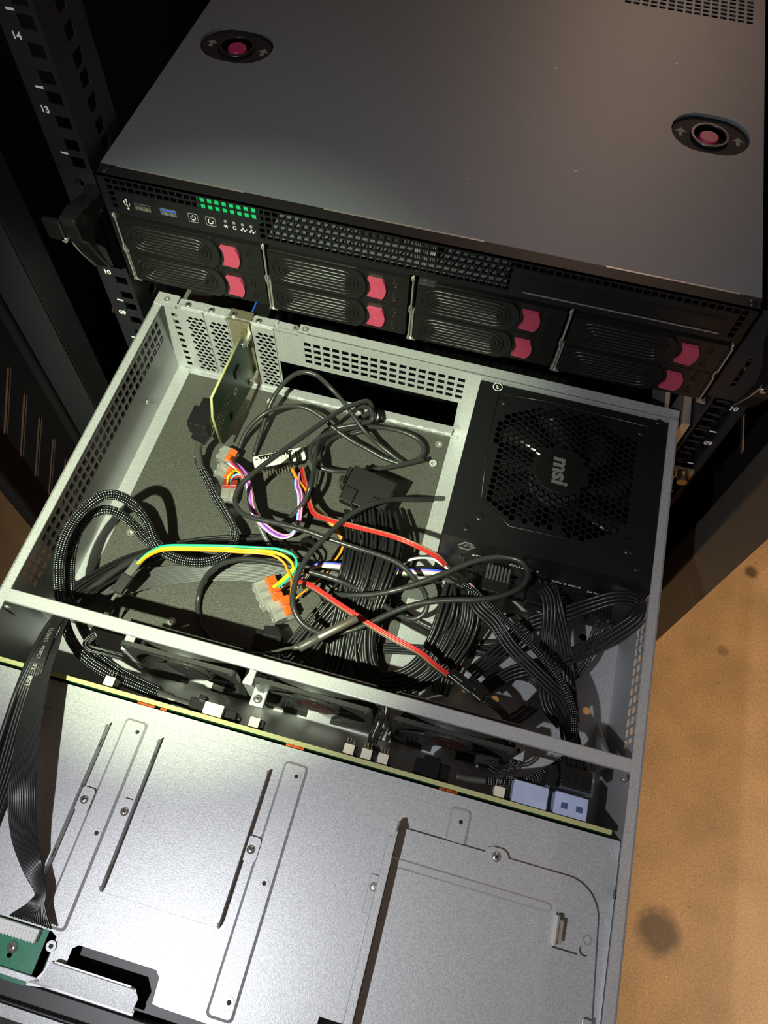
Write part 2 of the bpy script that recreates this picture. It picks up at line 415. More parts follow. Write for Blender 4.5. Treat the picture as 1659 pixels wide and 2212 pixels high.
# chrome runner bracket by the right rail
mb = MB(); mb.box(226, 246, -6, -3, -104, -92); mb.cyl((238, -6, -97), (0, -1, 0), 4.5, 9); mb.cyl((230, -6, -100), (0, -1, 0), 3, 4)
obj('runner_bracket', mb, ZINC, rack, bevel=.6, label='zinc plated runner bracket')
mb = MB(); mb.box(219.5, 223.5, -3, 560, -140, -100); obj('slide_runner', mb, STEEL_D, rack)
mb = MB(); mb.box(-223.5, -219.5, -3, 560, -140, -100); obj('slide_runner', mb, STEEL_D, rack)
mb = MB(); mb.box(217, 223, 2, 40, -88, -45); obj('slide_runner', mb, STEEL_D, rack)

# ================================================================== UPPER SERVER
srv = thing('rack_server', 'closed grey rack server with pink drive latches mounted above the open chassis', 'server', (0, 0, -4), IDM)
FY = -6.3
def FW(a, b, c): return V((a, FY - c, b))
XL, XR, ZT = -219.4, 216.8, 83.2
# lid
LW = (lambda a, b, c: V((a, b, 83.1 - .8 + c)))
holes = []
for i in range(15):
    for j in range(7):
        x = 204.3 - i * 7.1; y = 316.5 + j * 6.2
        holes.append(rrect(x - 2.6, y - 1.9, x + 2.6, y + 1.9, .6, 2))
def stadium(cx, cy, hw, hh, n=10):
    P = []
    for s, a0 in ((1, -90), (-1, 90)):
        for i in range(n + 1):
            a = math.radians(a0 + 180 * i / n); P.append((cx + s * (hw - hh) + hh * math.cos(a), cy + hh * math.sin(a)))
    return P
LAT = [(-178.9, 160.2), (178.9, 159.5)]
for cx, cy in LAT: holes.append(stadium(cx, cy, 28.5, 23))
mb = MB(); mb.plate(rect(-219.2, 4.6, 216.6, 520), holes, .8, LW)
lid = obj('lid', mb, LIDM, srv, label='flat dark grey top lid')
for x0, x1 in ((-207, -118), (-64, 42), (120, 203)):
    mb = MB(); mb.box(x0, x1, 3.8, 5.0, 82.2, 83.3); obj('bare_edge', mb, STEEL_D, lid)
mb = MB()
for x, y in ((-196, 85), (-201, 110), (60, 205), (-40, 130), (150, 240), (90, 90), (20, 60)): mb.obox((x, y, 83.12), (1, .7, 0), (-.7, 1, 0), 2.2, .35, .06)
obj('paint_scratch', mb, SILV, lid)
for cx, cy in LAT:
    lt = MB(); ringm = MB()
    lt.plate(stadium(cx, cy, 29, 23.4), [ngon(cx, cy, 13.5, 32)], 1, lambda a, b, c: V((a, b, 79.6 + c)))
    o = obj('release_latch', lt, MATS.get('matte_latch_plastic') or mat('matte_latch_plastic', (.010, .010, .011), 0, .6, spec=.25), srv)
    m2 = MB(); m2.plate(stadium(cx, cy, 28.9, 23.3), [stadium(cx, cy, 28.1, 22.5)], 2.2, lambda a, b, c: V((a, b, 80.8 + c))); obj('latch_rim', m2, LIDM, o)
    m2 = MB(); m2.ring((cx, cy, 80.4), (0, 0, 1), 11.8, 13.6, 2.2); obj('button_ring', m2, CHROMD, o)
    m2 = MB(); m2.cyl((cx, cy, 76.5), (0, 0, 1), 12, .8, 28); obj('button_well', m2, BLKM, o)
    m2 = MB(); m2.cyl((cx, cy, 77), (0, 0, 1), 7.6, 4.2, 24, r2=6.9); obj('release_button', m2, PINKD, o, bevel=.6)
    for s in (-1, 1):
        ax = cx + s * 20.5; m2 = MB(); ar = [(ax - 1.4, cy - 4.5), (ax + 1.4, cy - 4.5), (ax + 1.4, cy + .5), (ax + 4.2, cy + .5), (ax, cy + 5), (ax - 4.2, cy + .5), (ax - 1.4, cy + .5)]
        m2.plate(ar, [], .1, lambda a, b, c: V((a, b, 80.62 + c))); obj('arrow_mark', m2, GREYP, o)
# body shell
mb = MB(); mb.box(-218.6, -217.4, 0, 520, -4, 82.3); mb.box(215, 216.2, 0, 520, -4, 82.3); mb.box(-218, 216, 0, 520, -5, -4); mb.box(-218, 216, 518, 520, -4, 82.3)
obj('case', mb, BLKM, srv)
# front panel with the square ventilation holes
P5 = 4.93; holes = []
rows = [79.0 - P5 * j for j in range(5)]
x = -210.3
cols = []
while x < 212: cols.append(x); x += 5.045
for i, x in enumerate(cols):
    for j, z in enumerate(rows):
        ok = False
        if i == 0 or x > 207.5: ok = True
        elif x < -107: ok = j < 2
        elif x < 64.5: ok = True
        elif j == 0: ok = True
        if ok: holes.append(rect(x - 1.95, z - 1.95, x + 1.95, z + 1.95))
holes += [rect(-195.4, 59.9, -184, 65.1), rect(-177, 60.3, -165.4, 65.6)]
TRX = [(-212.5, -106.5), (-103.5, -1.2), (3.2, 106.8), (110.5, 213.2)]
PO = [(XL, 83.2), (XL, -5), (-214.6, -5), (-214.6, 53.4), (213.6, 53.4), (213.6, -5), (XR, -5), (XR, 83.2)]
mb = MB(); mb.plate(PO, holes, 1.2, lambda a, b, c: FW(a, b, c - 1.2))
mb.box(XL, XR, FY, 4.4, 82.2, 83.2); mb.box(XL, XL + 1.2, FY, 2, -5, 83.2); mb.box(XR - 1.2, XR, FY, 2, -5, 83.2)
fp = obj('front_panel', mb, BLKM, srv, bevel=.25, seg=1)
for x in (-213.5, 211): screw(srv, (x, -1, 83.2), r=3, h=.9, m=CHROMD)
# things seen through the grille
mb = MB(); mb.box(-104, 62, 2, 190, 52.5, 53.2); obj('inner_deck', mb, DECK, srv)
mb = MB(); mb.box(-149, -106, -4.4, -3.2, 68, 81.5); mb.box(-149, -106, -3.2, 20, 70, 71); obj('internal_board', mb, GREEN, srv)
mb = MB()
for k in range(11): mb.box(-2 + k * 1.3, -1.5 + k * 1.3, 8, 40, 55, 80)
obj('heatsink_fins', mb, CHROME, srv)
mb = MB(); mb.box(-44, -14, 20, 60, 54, 76); mb.box(18, 52, 24, 60, 54, 70); mb.cyl((35, 22, 70), (0, -1, 0), 12, 4); obj('inner_component', mb, BLKP, srv)
# optical drive bay cover
mb = MB(); mb.plate(rrect(72.6, 59.2, 201, 71.8, 1), [rrect(73.4, 60, 200.2, 71, .8)], .5, FW); mb.plate(rrect(74, 60.6, 199.6, 70.4, .6), [], .35, FW)
obj('drive_bay_cover', mb, BLKP, srv, bevel=.15, seg=1)
mb = MB(); mb.box(73.5, 200.5, FY - 1.0, FY, 58.8, 59.4); obj('cover_lower_lip', mb, SILV, srv)
# control strip
mb = MB(); mb.plate(rrect(-206.5, 56, -107.5, 68.3, 1), [rrect(-206, 56.5, -108, 67.8, .8), ], .25, FW); cs = obj('control_strip', mb, BLKP, srv)
Tf = (lambda dx, dz, h=.02: (lambda x, y, c: FW(dx + x, dz + y, h + c)))
for (x0, x1, z0, z1, tong) in ((-195.4, -184, 59.9, 65.1, IVORY), (-177, -165.4, 60.3, 65.6, USBB)):
    m2 = MB(); m2.plate(rect(x0, z0, x1, z1), [rect(x0 + .5, z0 + .5, x1 - .5, z1 - .5)], 5, lambda a, b, c: FW(a, b, c - 4.8)); us = obj('usb_port', m2, CHROME, srv)
    m2 = MB(); m2.box(x0 + .5, x1 - .5, FY + .6, FY + 4, z1 - 2.5, z1 - .9) if tong is USBB else m2.box(x0 + .5, x1 - .5, FY + .8, FY + 4, z1 - 2.4, z1 - 1.4)
    obj('usb_tongue', m2, tong if tong is USBB else BLKP, us)
    m2 = MB()
    for k in range(2): m2.box(x0 + 3 + k * 4, x0 + 4.5 + k * 4, FY + .5, FY + 3, z0 + .9, z0 + 2)
    obj('usb_contact', m2, GOLD, us)
for cx, kind in ((-153.3, 0), (-140.8, 1)):
    m2 = MB(); m2.plate(rrect(cx - 3.6, 59.3, cx + 3.6, 66.5, 1), [rrect(cx - 3.2, 59.7, cx + 3.2, 66.1, .8)], .3, FW)
    pb = obj('power_button' if kind == 0 else 'reset_button', m2, SILV, srv)
    m2 = MB(); P = [FW(cx + 1.7 * math.cos(t), 62.9 + 1.7 * math.sin(t), .2) for t in [math.radians(a) for a in (range(125, 416, 12) if kind == 0 else range(130, 400, 12))]]
    m2.tube(P, .22, 5)
    if kind == 0: m2.tube([FW(cx, 62.9, .2), FW(cx, 65.3, .2)], .22, 5)
    else: m2.tube([FW(cx - 1.5, 63.2, .2), FW(cx - 1, 64.9, .2)], .22, 5)
    obj('symbol', m2, WHT, pb)
m2 = MB()
m2.tube([FW(-201, 59.3, .1), FW(-201, 66.6, .1)], .22, 5); m2.tube([FW(-201, 61, .1), FW(-202.8, 63, .1), FW(-202.8, 64.5, .1)], .2, 5); m2.tube([FW(-201, 60.3, .1), FW(-199.2, 62.3, .1), FW(-199.2, 64, .1)], .2, 5)
m2.plate([(-201.8, 66), (-200.2, 66), (-201, 67.6)], [], .1, FW); m2.cyl(FW(-201, 59.2, 0), (0, -1, 0), .7, .2, 10); m2.cyl(FW(-202.8, 64.6, 0), (0, -1, 0), .5, .2, 8)
obj('usb_symbol', m2, WHT, cs)
for k, cx in enumerate((-130, -124, -118, -112)):
    m2 = MB(); m2.dome(FW(cx, 65.6, 0), (0, -1, 0), 1.3, .5, 12); obj('status_light', m2, GREYP, cs)
    m2 = MB()
    if k == 0:
        m2.cyl(FW(cx, 61.7, 0), (0, -1, 0), .6, .2, 8)
        for a in range(0, 360, 60): m2.tube([FW(cx + .9 * math.cos(math.radians(a)), 61.7 + .9 * math.sin(math.radians(a)), .1), FW(cx + 1.6 * math.cos(math.radians(a)), 61.7 + 1.6 * math.sin(math.radians(a)), .1)], .15, 4)
    elif k == 1: m2.plate(rrect(cx - 1.1, 60.5, cx + 1.1, 63, .4), [rrect(cx - .8, 60.8, cx + .8, 62.7, .3)], .15, FW)
    else:
        for dx, dz in ((0, 1), (-1.1, -.6), (1.1, -.6)): m2.plate(rect(cx + dx - .6, 61.6 + dz - .5, cx + dx + .6, 61.6 + dz + .5), [], .15, FW)
        m2.text(str(k - 1), 1.8, Tf(cx + 2.6, 62.3), t=.1)
    obj('symbol', m2, WHT, cs)
# drive trays: the first is built, the others are copies
def tray(x0, z0, w, h=27.2):
    bx = lambda a: x0 + a * w / 105.0
    mb = MB(); mb.plate(rrect(bx(.6), z0, bx(104), z0 + h, .8, 3), [], 5, lambda a, b, c: FW(a, b, c - 5.5))
    t = obj('drive_tray', mb, BLKP, srv, bevel=.4)
    # curved handle
    P = [(bx(1.5), z0 + .6), (bx(66), z0 + .6)]
    for i in range(13):
        a = math.radians(-80 + 160 * i / 12); P.append((bx(64) + 9.5 * math.cos(a), z0 + h / 2 + (h / 2 - .4) * math.sin(a)))
    P += [(bx(66), z0 + h - .6), (bx(1.5), z0 + h - .6)]
    mb = MB(); mb.plate(P, [], 2.6, lambda a, b, c: FW(a, b, c - .6)); hd = obj('tray_handle', mb, BLKP, t, bevel=.8, seg=3)
    mb = MB()
    for k, (hw, hh) in enumerate(((31, 10.2), (27.5, 7.0), (24, 4.0), (21, 1.4))):
        S = stadium(bx(36 + k * .6), z0 + h / 2, hw, hh, 8)
        mb.tube([FW(a, b, 2.1) for a, b in S], .8, 6, closed=True)
    obj('grip_ridges', mb, BLKP, hd)
    # latch button: concave left, convex right edge
    P = []
    for i in range(9):
        a = math.radians(-42 + 84 * i / 8); P.append((bx(66.5) + 9.7 * math.cos(a) + .6, z0 + 14 + 12.2 * math.sin(a)))
    for i in range(9):
        a = math.radians(42 - 84 * i / 8); P.append((bx(77.2) + 11 * math.cos(a), z0 + 13.6 + 12.6 * math.sin(a)))
    mb = MB(); mb.plate([(p[0] - 0, p[1]) for p in P[::-1]], [], 2.6, lambda a, b, c: FW(a, b, c - .4)); lb = obj('latch_button', mb, PINK, t, bevel=.55, seg=3)
    mb = MB(); cx, cz = bx(82.5), z0 + 13.5
    mb.box(cx - 1.4, cx + 1.4, FY - 2.5, FY - 2.2, cz - .9, cz - .6); mb.box(cx - 1.4, cx + 1.4, FY - 2.5, FY - 2.2, cz + .1, cz + .4); mb.box(cx - .5, cx + .5, FY - 2.5, FY - 2.2, cz + 1, cz + 1.3)
    obj('arrow_mark', mb, PINK, lb)
    for dz in (18.5, 6):
        m2 = MB(); a0 = bx(94.5); m2.plate(rect(a0 - 1.8, z0 + dz - 1.7, a0 + 1.8, z0 + dz + 1.7), [rect(a0 - 1.4, z0 + dz - 1.3, a0 + 1.4, z0 + dz + 1.3)], .4, FW); obj('light_window', m2, BLKG, t)
        m2 = MB(); m2.cyl(FW(a0, z0 + dz + 3.4, 0), (0, -1, 0), .6, .3, 8); m2.box(a0 - 1.4, a0 + 1.4, FY - .3, FY, z0 + dz + 4.6, z0 + dz + 4.9); obj('embossed_icon', m2, BLKP, t)
    m2 = MB(); m2.box(bx(8) - .15, bx(8) + .15, FY - 2.3, FY, z0 + 1, z0 + h - 1); obj('tray_seam', m2, BLKP, t)
for (x0, x1) in TRX:
    tray(x0, 21.9, x1 - x0); tray(x0, -6.0, x1 - x0)
for x in (-214, -105.2, 1.0, 108.6, 214.4):
    mb = MB(); P = []
    for z in range(-8, 54, 2):
        k = (1.1 if 19 < z < 25 else 0) + (1.0 if z > 49 else 0)
        P.append(FW(x - k, z, .3))
    mb.tube(P, .75, 6); mb.box(x - .6, x + .6, FY, FY + 6, -8, 53); mb.box(x + .8, x + 2.2, FY + .3, FY + 5, -8, 20)
    mb.box(x - 1.5, x + 5, FY - .5, FY + 6, -8.6, -7.6)
    obj('cage_divider', mb, STEEL_D, srv)
# ears and handles
for sx, xo in ((-1, XL), (1, XR)):
    G = (lambda a, b, c: V((a, -1.2 - c + 1.2, b)))
    x0, x1 = sorted((xo, sx * 247))
    hs = [rrect(sx * 231 - 1.5, 8, sx * 231 + 1.5, 38, 1.4, 3), ngon(sx * 236, 68, 3.4, 16)]
    mb = MB(); mb.plate(rrect(x0, -5, x1, 79, 1.5), hs, 1.6, G); obj('mounting_ear', mb, RACKM, srv)
    mb = MB(); G2 = (lambda a, b, c, sx=sx: V((sx * (229.5 + c), a, b)))
    mb.prism([(-1.5, 70), (-12, 69), (-30, 74), (-42, 74), (-44, 70), (-44, 57), (-39, 52), (-35, 40), (-26, 19), (-22.5, 18), (-27, 34), (-30, 48), (-24, 55), (-12, 56), (-1.5, 58)][::-1], *((0, 12) if sx > 0 else (-11, 1)), G2)
    hd = obj('carry_handle', mb, BLKG if sx < 0 else BLKP, srv, bevel=1.5, seg=3)
    mb = MB(); mb.box(*sorted((sx * 228, sx * 241)), -46, -42, 57, 73); obj('handle_cap', mb, BLKG, hd, bevel=1.2)
    mb = MB(); mb.tube([V((sx * 229.2, y, z)) for y, z in ((-41, 55), (-36, 40), (-26.5, 19), (-24, 18))], .55, 6); mb.cyl((sx * 229.5, -42, 58), (0, -1, 0), 2, 4); obj('handle_edge', mb, SILV, hd)
# ================================================================== OPEN CHASSIS
cha = thing('server_chassis', 'open silver steel server chassis pulled out of the rack with its lid off', 'server chassis', (0, -240, -87))
def boxl(name, a, m=STEEL, parent=cha, bevel=.5, label=None):
    mb = MB(); mb.box(*a); return obj(name, mb, m, parent, bevel=bevel, label=label)
FZ = -86
# floor pan, with holes
mb = MB(); hl = [ngon(185.8, -160.9, 3.2, 14), ngon(128.7, -226.8, 3, 14), ngon(196.5, -217, 3, 14), ngon(105, -226, 2.2, 12)]
mb.plate(rect(-214.5, -500, 214.5, 0), hl, 1, lambda a, b, c: V((a, b, FZ - 1 + c))); obj('floor_pan', mb, STEEL, cha)
mb = MB(); mb.plate(rect(-202, -262, 45.5, -8.5), [ngon(-186.2, -173.3, 3.6, 16), ngon(-164.6, -172.8, 3.4, 16), ngon(-118.6, -19.3, 3.6, 16), ngon(37.4, -20.5, 3.6, 16), ngon(37, -41.8, 3.4, 16)], .8, lambda a, b, c: V((a, b, FZ + .05 + c)))
obj('insulating_sheet', mb, MATF, cha, label='black textured insulating sheet')
for k, (x, y) in enumerate(((-186.2, -173.3), (-164.6, -172.8), (-118.6, -19.3), (37.4, -20.5), (37, -41.8), (-125, -235))):
    m2 = MB(); m2.ring((x, y, FZ), (0, 0, 1), 1.7, 3.3, 3.2 if k != 3 else 1.4, 18); obj('standoff', m2, STEEL_D, cha)
# side walls
def wall(sx):
    mb = MB(); hs = []
    F = (lambda a, b, c: V((sx * (213.4 + c), a, b)))
    y = -14.0
    while y > -252:
        for j, z in enumerate((-9.5, -18.5, -27.5, -36.5)): hs.append(rrect(y - 2.7, z - 3, y + 2.7, z + 3, .5, 1))
        y -= 7.25
    mb.plate(rect(-500, -87, 0.5, 0), hs, 1.2, F)
    x0, x1 = sorted((sx * 207.6, sx * 214.6)); mb.box(x0, x1, -500, 0.5, -1.2, 0)
    if sx < 0: mb.box(-207.8, -201, -500, -4, FZ, FZ + 1.2)
    return obj('side_wall', mb, STEEL, cha)
wl = wall(-1); wr = wall(1)
for sx, y, z in ((-1, -62, -62), (1, -150, -60), (1, -283, -14), (1, -312, -14), (1, -352, -14), (-1, -292, -8), (1, -268, -14)):
    m2 = MB(); m2.dome((sx * 213.4, y, z), (-sx, 0, 0), 2.3, 1.8, 12); obj('rivet', m2, STEEL_D, cha)
# rear wall
F = (lambda a, b, c: V((a, -3 + c, b)))
hs = [rect(-111, -85.5, 46, -42.5)]
for i in range(17):
    for j in range(4): hs.append(rrect(-84.5 + i * 8.1 - 2.9, -12.5 - 7.4 * j - 2.7, -84.5 + i * 8.1 + 2.9, -12.5 - 7.4 * j + 2.7, .3, 1))
for j in range(9): hs.append(rect(-203.5, -14 - 8 * j - 2.6, -198.5, -14 - 8 * j + 2.6))
for cx in (-182.3, -162, -141.7, -121.4): hs.append(rect(cx - 8.6, -84, cx + 8.6, -6))
hs.append(rrect(66, -80, 206, -8, 2))
mb = MB(); mb.plate(rect(-214, -86, 214.5, 0), hs, 1.2, F); mb.box(-92, 214.6, -4, 6.5, -1.2, 0); mb.box(-214.6, -196, -6, 6.5, -1.2, .4)
mb.box(-196, -92, -3, 6.5, -3.6, -2.4)
mb.box(-111, 46, -8.5, -2, FZ, FZ + 5.5); mb.box(-111, 46, -10, -8, FZ, FZ + 2.5)
rw = obj('rear_wall', mb, STEEL, cha, label='perforated silver rear wall')
for x, z in ((-206, -5), (-199.5, -6)): pass
for x, y in ((-205, 0), (-94.5, 1), (-87, 1.5)):
    m2 = MB(); m2.ring((x, y, 0.4), (0, 0, 1), 1.2, 2.6, .8, 14); obj('rivet', m2, STEEL_D, rw)
for k in range(13):
    m2 = MB(); m2.box(-104 + k * 12.4, -97 + k * 12.4, -10.5, -9.8, FZ + 1, FZ + 3.6); obj('shield_spring', m2, STEEL, rw)
# slot covers: blank one built once, then copied
def slot_cover(cx):
    hs = []
    px = 5.0; pz = 4.45
    for j in range(16):
        for i in range(-1, 3):
            x = cx + (i - .5) * px + (px / 2 if j % 2 else 0) - .8; z = -11.5 - j * pz
            if abs(x - cx) < 6.9: hs.append(ngon(x, z, 2.3, 6, math.pi / 6))
    mb = MB(); mb.plate(rrect(cx - 9, -83, cx + 9, -3, 1), hs, .8, lambda a, b, c: V((a, -4.2 + c, b)))
    sc = obj('slot_cover', mb, STEEL, cha)
    mb = MB(); mb.box(cx - 9.6, cx + 9, -5, 6, -2.3, -.8); mb.box(cx + 4, cx + 11, 1, 6.5, -2.3, -1); obj('cover_tab', mb, STEEL, sc, bevel=.6)
    screw(sc, (cx - 4.5, 0, -.8), r=2.9, h=1.8)
    return sc
for cx in (-182.3, -162, -121.4): slot_cover(cx)
# crossbar
mb = MB(); mb.box(-213, 213, -271.6, -262.6, -1.6, -.3); mb.box(-213, 213, -271.6, -270.4, -3.2, -.3); mb.box(-213, 213, -263.8, -262.6, -5, -.3)
for sx in (-1, 1): mb.box(*sorted((sx * 211.8, sx * 213.2)), -273.5, -248, -30, -.5)
cb = obj('crossbar', mb, STEEL, cha, bevel=.6, label='flat steel bar across the fans')
for x, y, z in ((-206, -274, -4), (206, -275, -6)):
    screw(cha, (x, y, z), (0, -1, 0), 2.4, 1.6)
# gussets on the side walls below the bar
for sx in (-1, 1):
    mb = MB(); mb.prism([(-262, -30), (-262, -84), (-225, -84)], 0, 1, lambda a, b, c: V((sx * (205 + c), a, b))); obj('gusset', mb, STEEL, cha)
# fan shelf
mb = MB(); mb.box(-205, 205, -303, -256, FZ, FZ + 3)
for x in (-130, -42, 51.5, 144): mb.box(x - 3, x + 4, -276, -262, FZ + 3, -30)
mb.box(145, 205, -280, -262, FZ + 3, FZ + 16)
obj('fan_shelf', mb, STEEL, cha, bevel=.6)
for u, v in ((557, 1510), (821, 1580)):
    p = L(u, v, -40); mb = MB(); mb.box(p.x - 5, p.x + 5, p.y - 5, p.y + 8, -44, -40); fb = obj('fan_bracket', mb, STEEL, cha, bevel=.8)
    screw(fb, (p.x, p.y, -40), r=3.2, h=1.6)
# front drive cage: top sheet
SZ = -22
cage = None
hs = []
for (x, y) in ((-96.2, -325.3), (-96, -386.8), (-95.6, -447.8), (10, -324.5), (10.3, -386.4), (11, -447.5), (115.6, -323.3), (116, -386)): hs.append(ngon(x, y, 1.7, 12))
hs.append(rrect(61, -490, 100, -440.5, 4))
out = [(-213, -308.5), (212.8, -308.5), (212.8, -490), (61, -490), (60.9, -470), (-29, -470), (-29, -470), (-132, -476)]
NC = [(-95 - 9.5 * 0 - 10 + 9.5 * math.cos(t), -458.5 + 9.5 * math.sin(t)) for t in [math.radians(a) for a in range(170, 375, 17)]]
out = [(-213, -308.5), (-213, -466), (-139, -466), (-139, -441), (-99, -441), (-95, -443), (-94.5, -459)] + [(-104.5 + 9.5 * math.cos(math.radians(a)), -459.5 + 8 * math.sin(math.radians(a))) for a in (-10, -40, -70)] + [(-101, -468.9), (-84, -466), (-84, -446), (-81, -443.5), (-34, -443.5), (-31, -446.5), (-30, -459), (-26, -459.5), (61, -461), (61.01, -441), (98, -441), (98.01, -490), (212.8, -490), (212.8, -308.5)]
mb = MB(); mb.plate(out[::-1], hs[:-1], 1, lambda a, b, c: V((a, b, SZ - 1 + c)))
cage = obj('drive_cage', mb, STEEL, cha, label='silver top sheet of the front drive cage')
mb = MB(); mb.box(-213, 212, -309.5, -308.3, SZ - 60, SZ - 1); obj('cage_rear_edge', mb, STEEL, cage)
# embossed strips
for (x0, x1, y0, y1) in ((-107, -91.5, -318, -440), (0, 16, -316.5, -457), (108, 121.5, -315, -337.5)):
    mb = MB()
    O = rrect(x0, y1, x1, y0, 3, 5); I = rrect(x0 + 1.6, y1 + 1.6, x1 - 1.6, y0 - 1.6, 2, 5)
    n = len(O); b = 0
    for a, bb in O: mb.v.append(V((a, bb, SZ)))
    for a, bb in I: mb.v.append(V((a, bb, SZ + 1.1)))
    for i in range(n): mb.face([i, (i + 1) % n, n + (i + 1) % n, n + i])
    mb.face([n + i for i in range(n)])
    obj('embossed_strip', mb, STEEL, cage)
for (x, y) in ((-96.2, -325.3), (-96, -386.8), (-95.6, -447.8), (10, -324.5), (10.3, -386.4), (11, -447.5), (115.6, -323.3)):
    m2 = MB(); m2.ring((x, y, SZ + 1.1), (0, 0, 1), 1.3, 2.9, .35, 20)
    r_ = obj('rivet', m2, STEEL, cage)
    m2 = MB(); m2.cyl((x, y, SZ + 1.06), (0, 0, 1), 1.32, .12, 12); obj('rivet_hole', m2, RACKD, r_)
# embossed seam lines of the two trays
for (x0, x1) in ((-200, -115.5), (-80, -7.5)):
    for y in (-325.5, -415.5): mb = MB(); mb.box(x0, x1, y - .3, y + .3, SZ, SZ + .25); obj('pressed_seam', mb, STEEL, cage)
mb = MB(); mb.box(-150, 196, -318.5, -317.9, SZ, SZ + .22); obj('pressed_seam', mb, STEEL, cage)
# upright fins with slots, tabs with screws
for k, (x, s) in enumerate(((-115.3, 1), (-80, -1), (-7.6, 1))):
    F = (lambda a, b, c, x=x: V((x - .5 + c, a, b)))
    mb = MB(); mb.plate([(-415.5, SZ), (-325.5, SZ), (-326.5, SZ + 7), (-329, SZ + 7.4), (-412, SZ + 7.4), (-414, SZ + 6)], [rrect(-406, SZ + 3, -400, SZ + 5, .9, 2), rrect(-341, SZ + 3, -335, SZ + 5, .9, 2)], .9, F)
    fn = obj('tray_rail', mb, STEEL, cage)
    x0, x1 = sorted((x, x + s * 9)); mb = MB()
    mb.plate(rrect(x0, -378, x1, -364, 2.4), [], 1, lambda a, b, c: V((a, b, SZ + 1.4 + c))); mb.plate(rect(x - s * 8 if s > 0 else x, -380, x if s > 0 else x + 8, -363), [], .3, lambda a, b, c: V((a, b, SZ + c)))
    tb = obj('screw_tab', mb, STEEL, fn)
    screw(tb, (x + s * 4.4, -371.3, SZ + 2.4), r=2.7, h=1.4)
# right raised tray plate with rounded corner
R = []
for i in range(9):
    a = math.radians(90 - 90 * i / 8); R.append((184 + 20 * math.cos(a), -356 + 20 * math.sin(a)))
PP = [(80, -490), (80, -336), (133, -336), (134, -333.2), (137, -331.8), (143, -331.8), (146, -333.2), (147.5, -336)] + R + [(207, -405), (203.5, -405), (203.5, -490)]
PH = [rrect(180, -375, 195, -356, 1), ngon(199.3, -366, 2.5, 14), ngon(198.4, -371.8, 3.0, 14)]
mb = MB(); mb.plate(PP[::-1], [PH[0], PH[2]], 1.1, lambda a, b, c: V((a, b, SZ + 2.2 + c)))
tp = obj('tray_plate', mb, STEEL, cage, label='raised tray plate with a rounded corner')
m2 = MB(); m2.box(180, 181, -374, -358, SZ, SZ + 9); m2.box(181, 184, -372, -360, SZ + 6, SZ + 7); obj('bent_hook', m2, STEEL_D, tp)
m2 = MB(); m2.ring((199.3, -366, SZ + 3.2), (0, 0, 1), 1.9, 2.6, .4, 16); obj('rivet', m2, STEEL_D, tp)
screw(tp, (140.2, -337, SZ + 3.3), r=3, h=1.2)
mb = MB(); O = stadium(127, -355.5, 50, 2.8, 8); O = [p for p in O]
I = stadium(127, -355.5, 49, 1.8, 8); n = len(O)
for a, bb in O: mb.v.append(V((a, bb, SZ + 3.3)))
for a, bb in I: mb.v.append(V((a, bb, SZ + 4.2)))
for i in range(n): mb.face([i, (i + 1) % n, n + (i + 1) % n, n + i])
mb.face([n + i for i in range(n)]); obj('pressed_bead', mb, STEEL, tp)
# tall divider wall
mb = MB(); F = (lambda a, b, c: V((78 + c, a, b)))
mb.plate([(-490, SZ), (-336, SZ), (-333, SZ + 6), (-333.5, SZ + 12), (-336, SZ + 14), (-340, SZ + 18), (-490, SZ + 18)], [], 1.1, F); mb.box(74.2, 79.1, -490, -343, SZ + 17, SZ + 18.1)
mb.box(70, 78, -386, -365, SZ + .6, SZ + 1.6)
dw = obj('divider_wall', mb, STEEL, cage, bevel=.3, seg=1)
m2 = MB(); m2.dome((73.5, -371.5, SZ + 1.6), (0, 0, 1), 2.6, .8, 14); m2.cyl((74, -379, SZ + 1.55), (0, 0, 1), 3, .12, 14); obj('keyhole', m2, STEEL_D, dw)
# side flange at the right end of the cage, latch slots
mb = MB(); mb.box(205.5, 206.8, -490, -404, SZ, SZ + 7); mb.box(201, 206.8, -490, -404, SZ + 6, SZ + 7); obj('side_flange', mb, STEEL, cage, bevel=.4)
for y in (-322, -412):
    m2 = MB(); m2.box(211.6, 213, y - 20, y, -16, -9); m2.cyl((212, y - 17, -12), (-1, 0, 0), 2.6, 2.5, 12); obj('latch_slot', m2, CHROMD, cage)
# front flange and lifting tab
mb = MB(); mb.box(-213, -38, -467.5, -464, SZ - 1.2, SZ)
P = [(-95, 0), (-39, 0), (-38, 9), (-41, 14), (-92, 14)]
mb.plate(P, [], 1.0, lambda a, b, c: V((a, -466 + b * .82, SZ + b * .10 + c)))
mb.plate([(-91, 0), (-41, 0), (-43, 4), (-89, 4)], [], .8, lambda a, b, c: V((a, -454.6 + b * .35 - c, SZ + 1.5 + b * 1.1)))
obj('lifting_tab', mb, STEEL, cage, bevel=.4)
mb = MB(); mb.box(-214, 214, -478, -468, -60, SZ - 3); mb.box(-214, 214, -481, -478, -87, SZ - 4); mb.box(-140, 60, -470, -438, -60, SZ - 14)
obj('front_panel', mb, BLKM, cha, bevel=1.2, label='dark grey front panel rim')

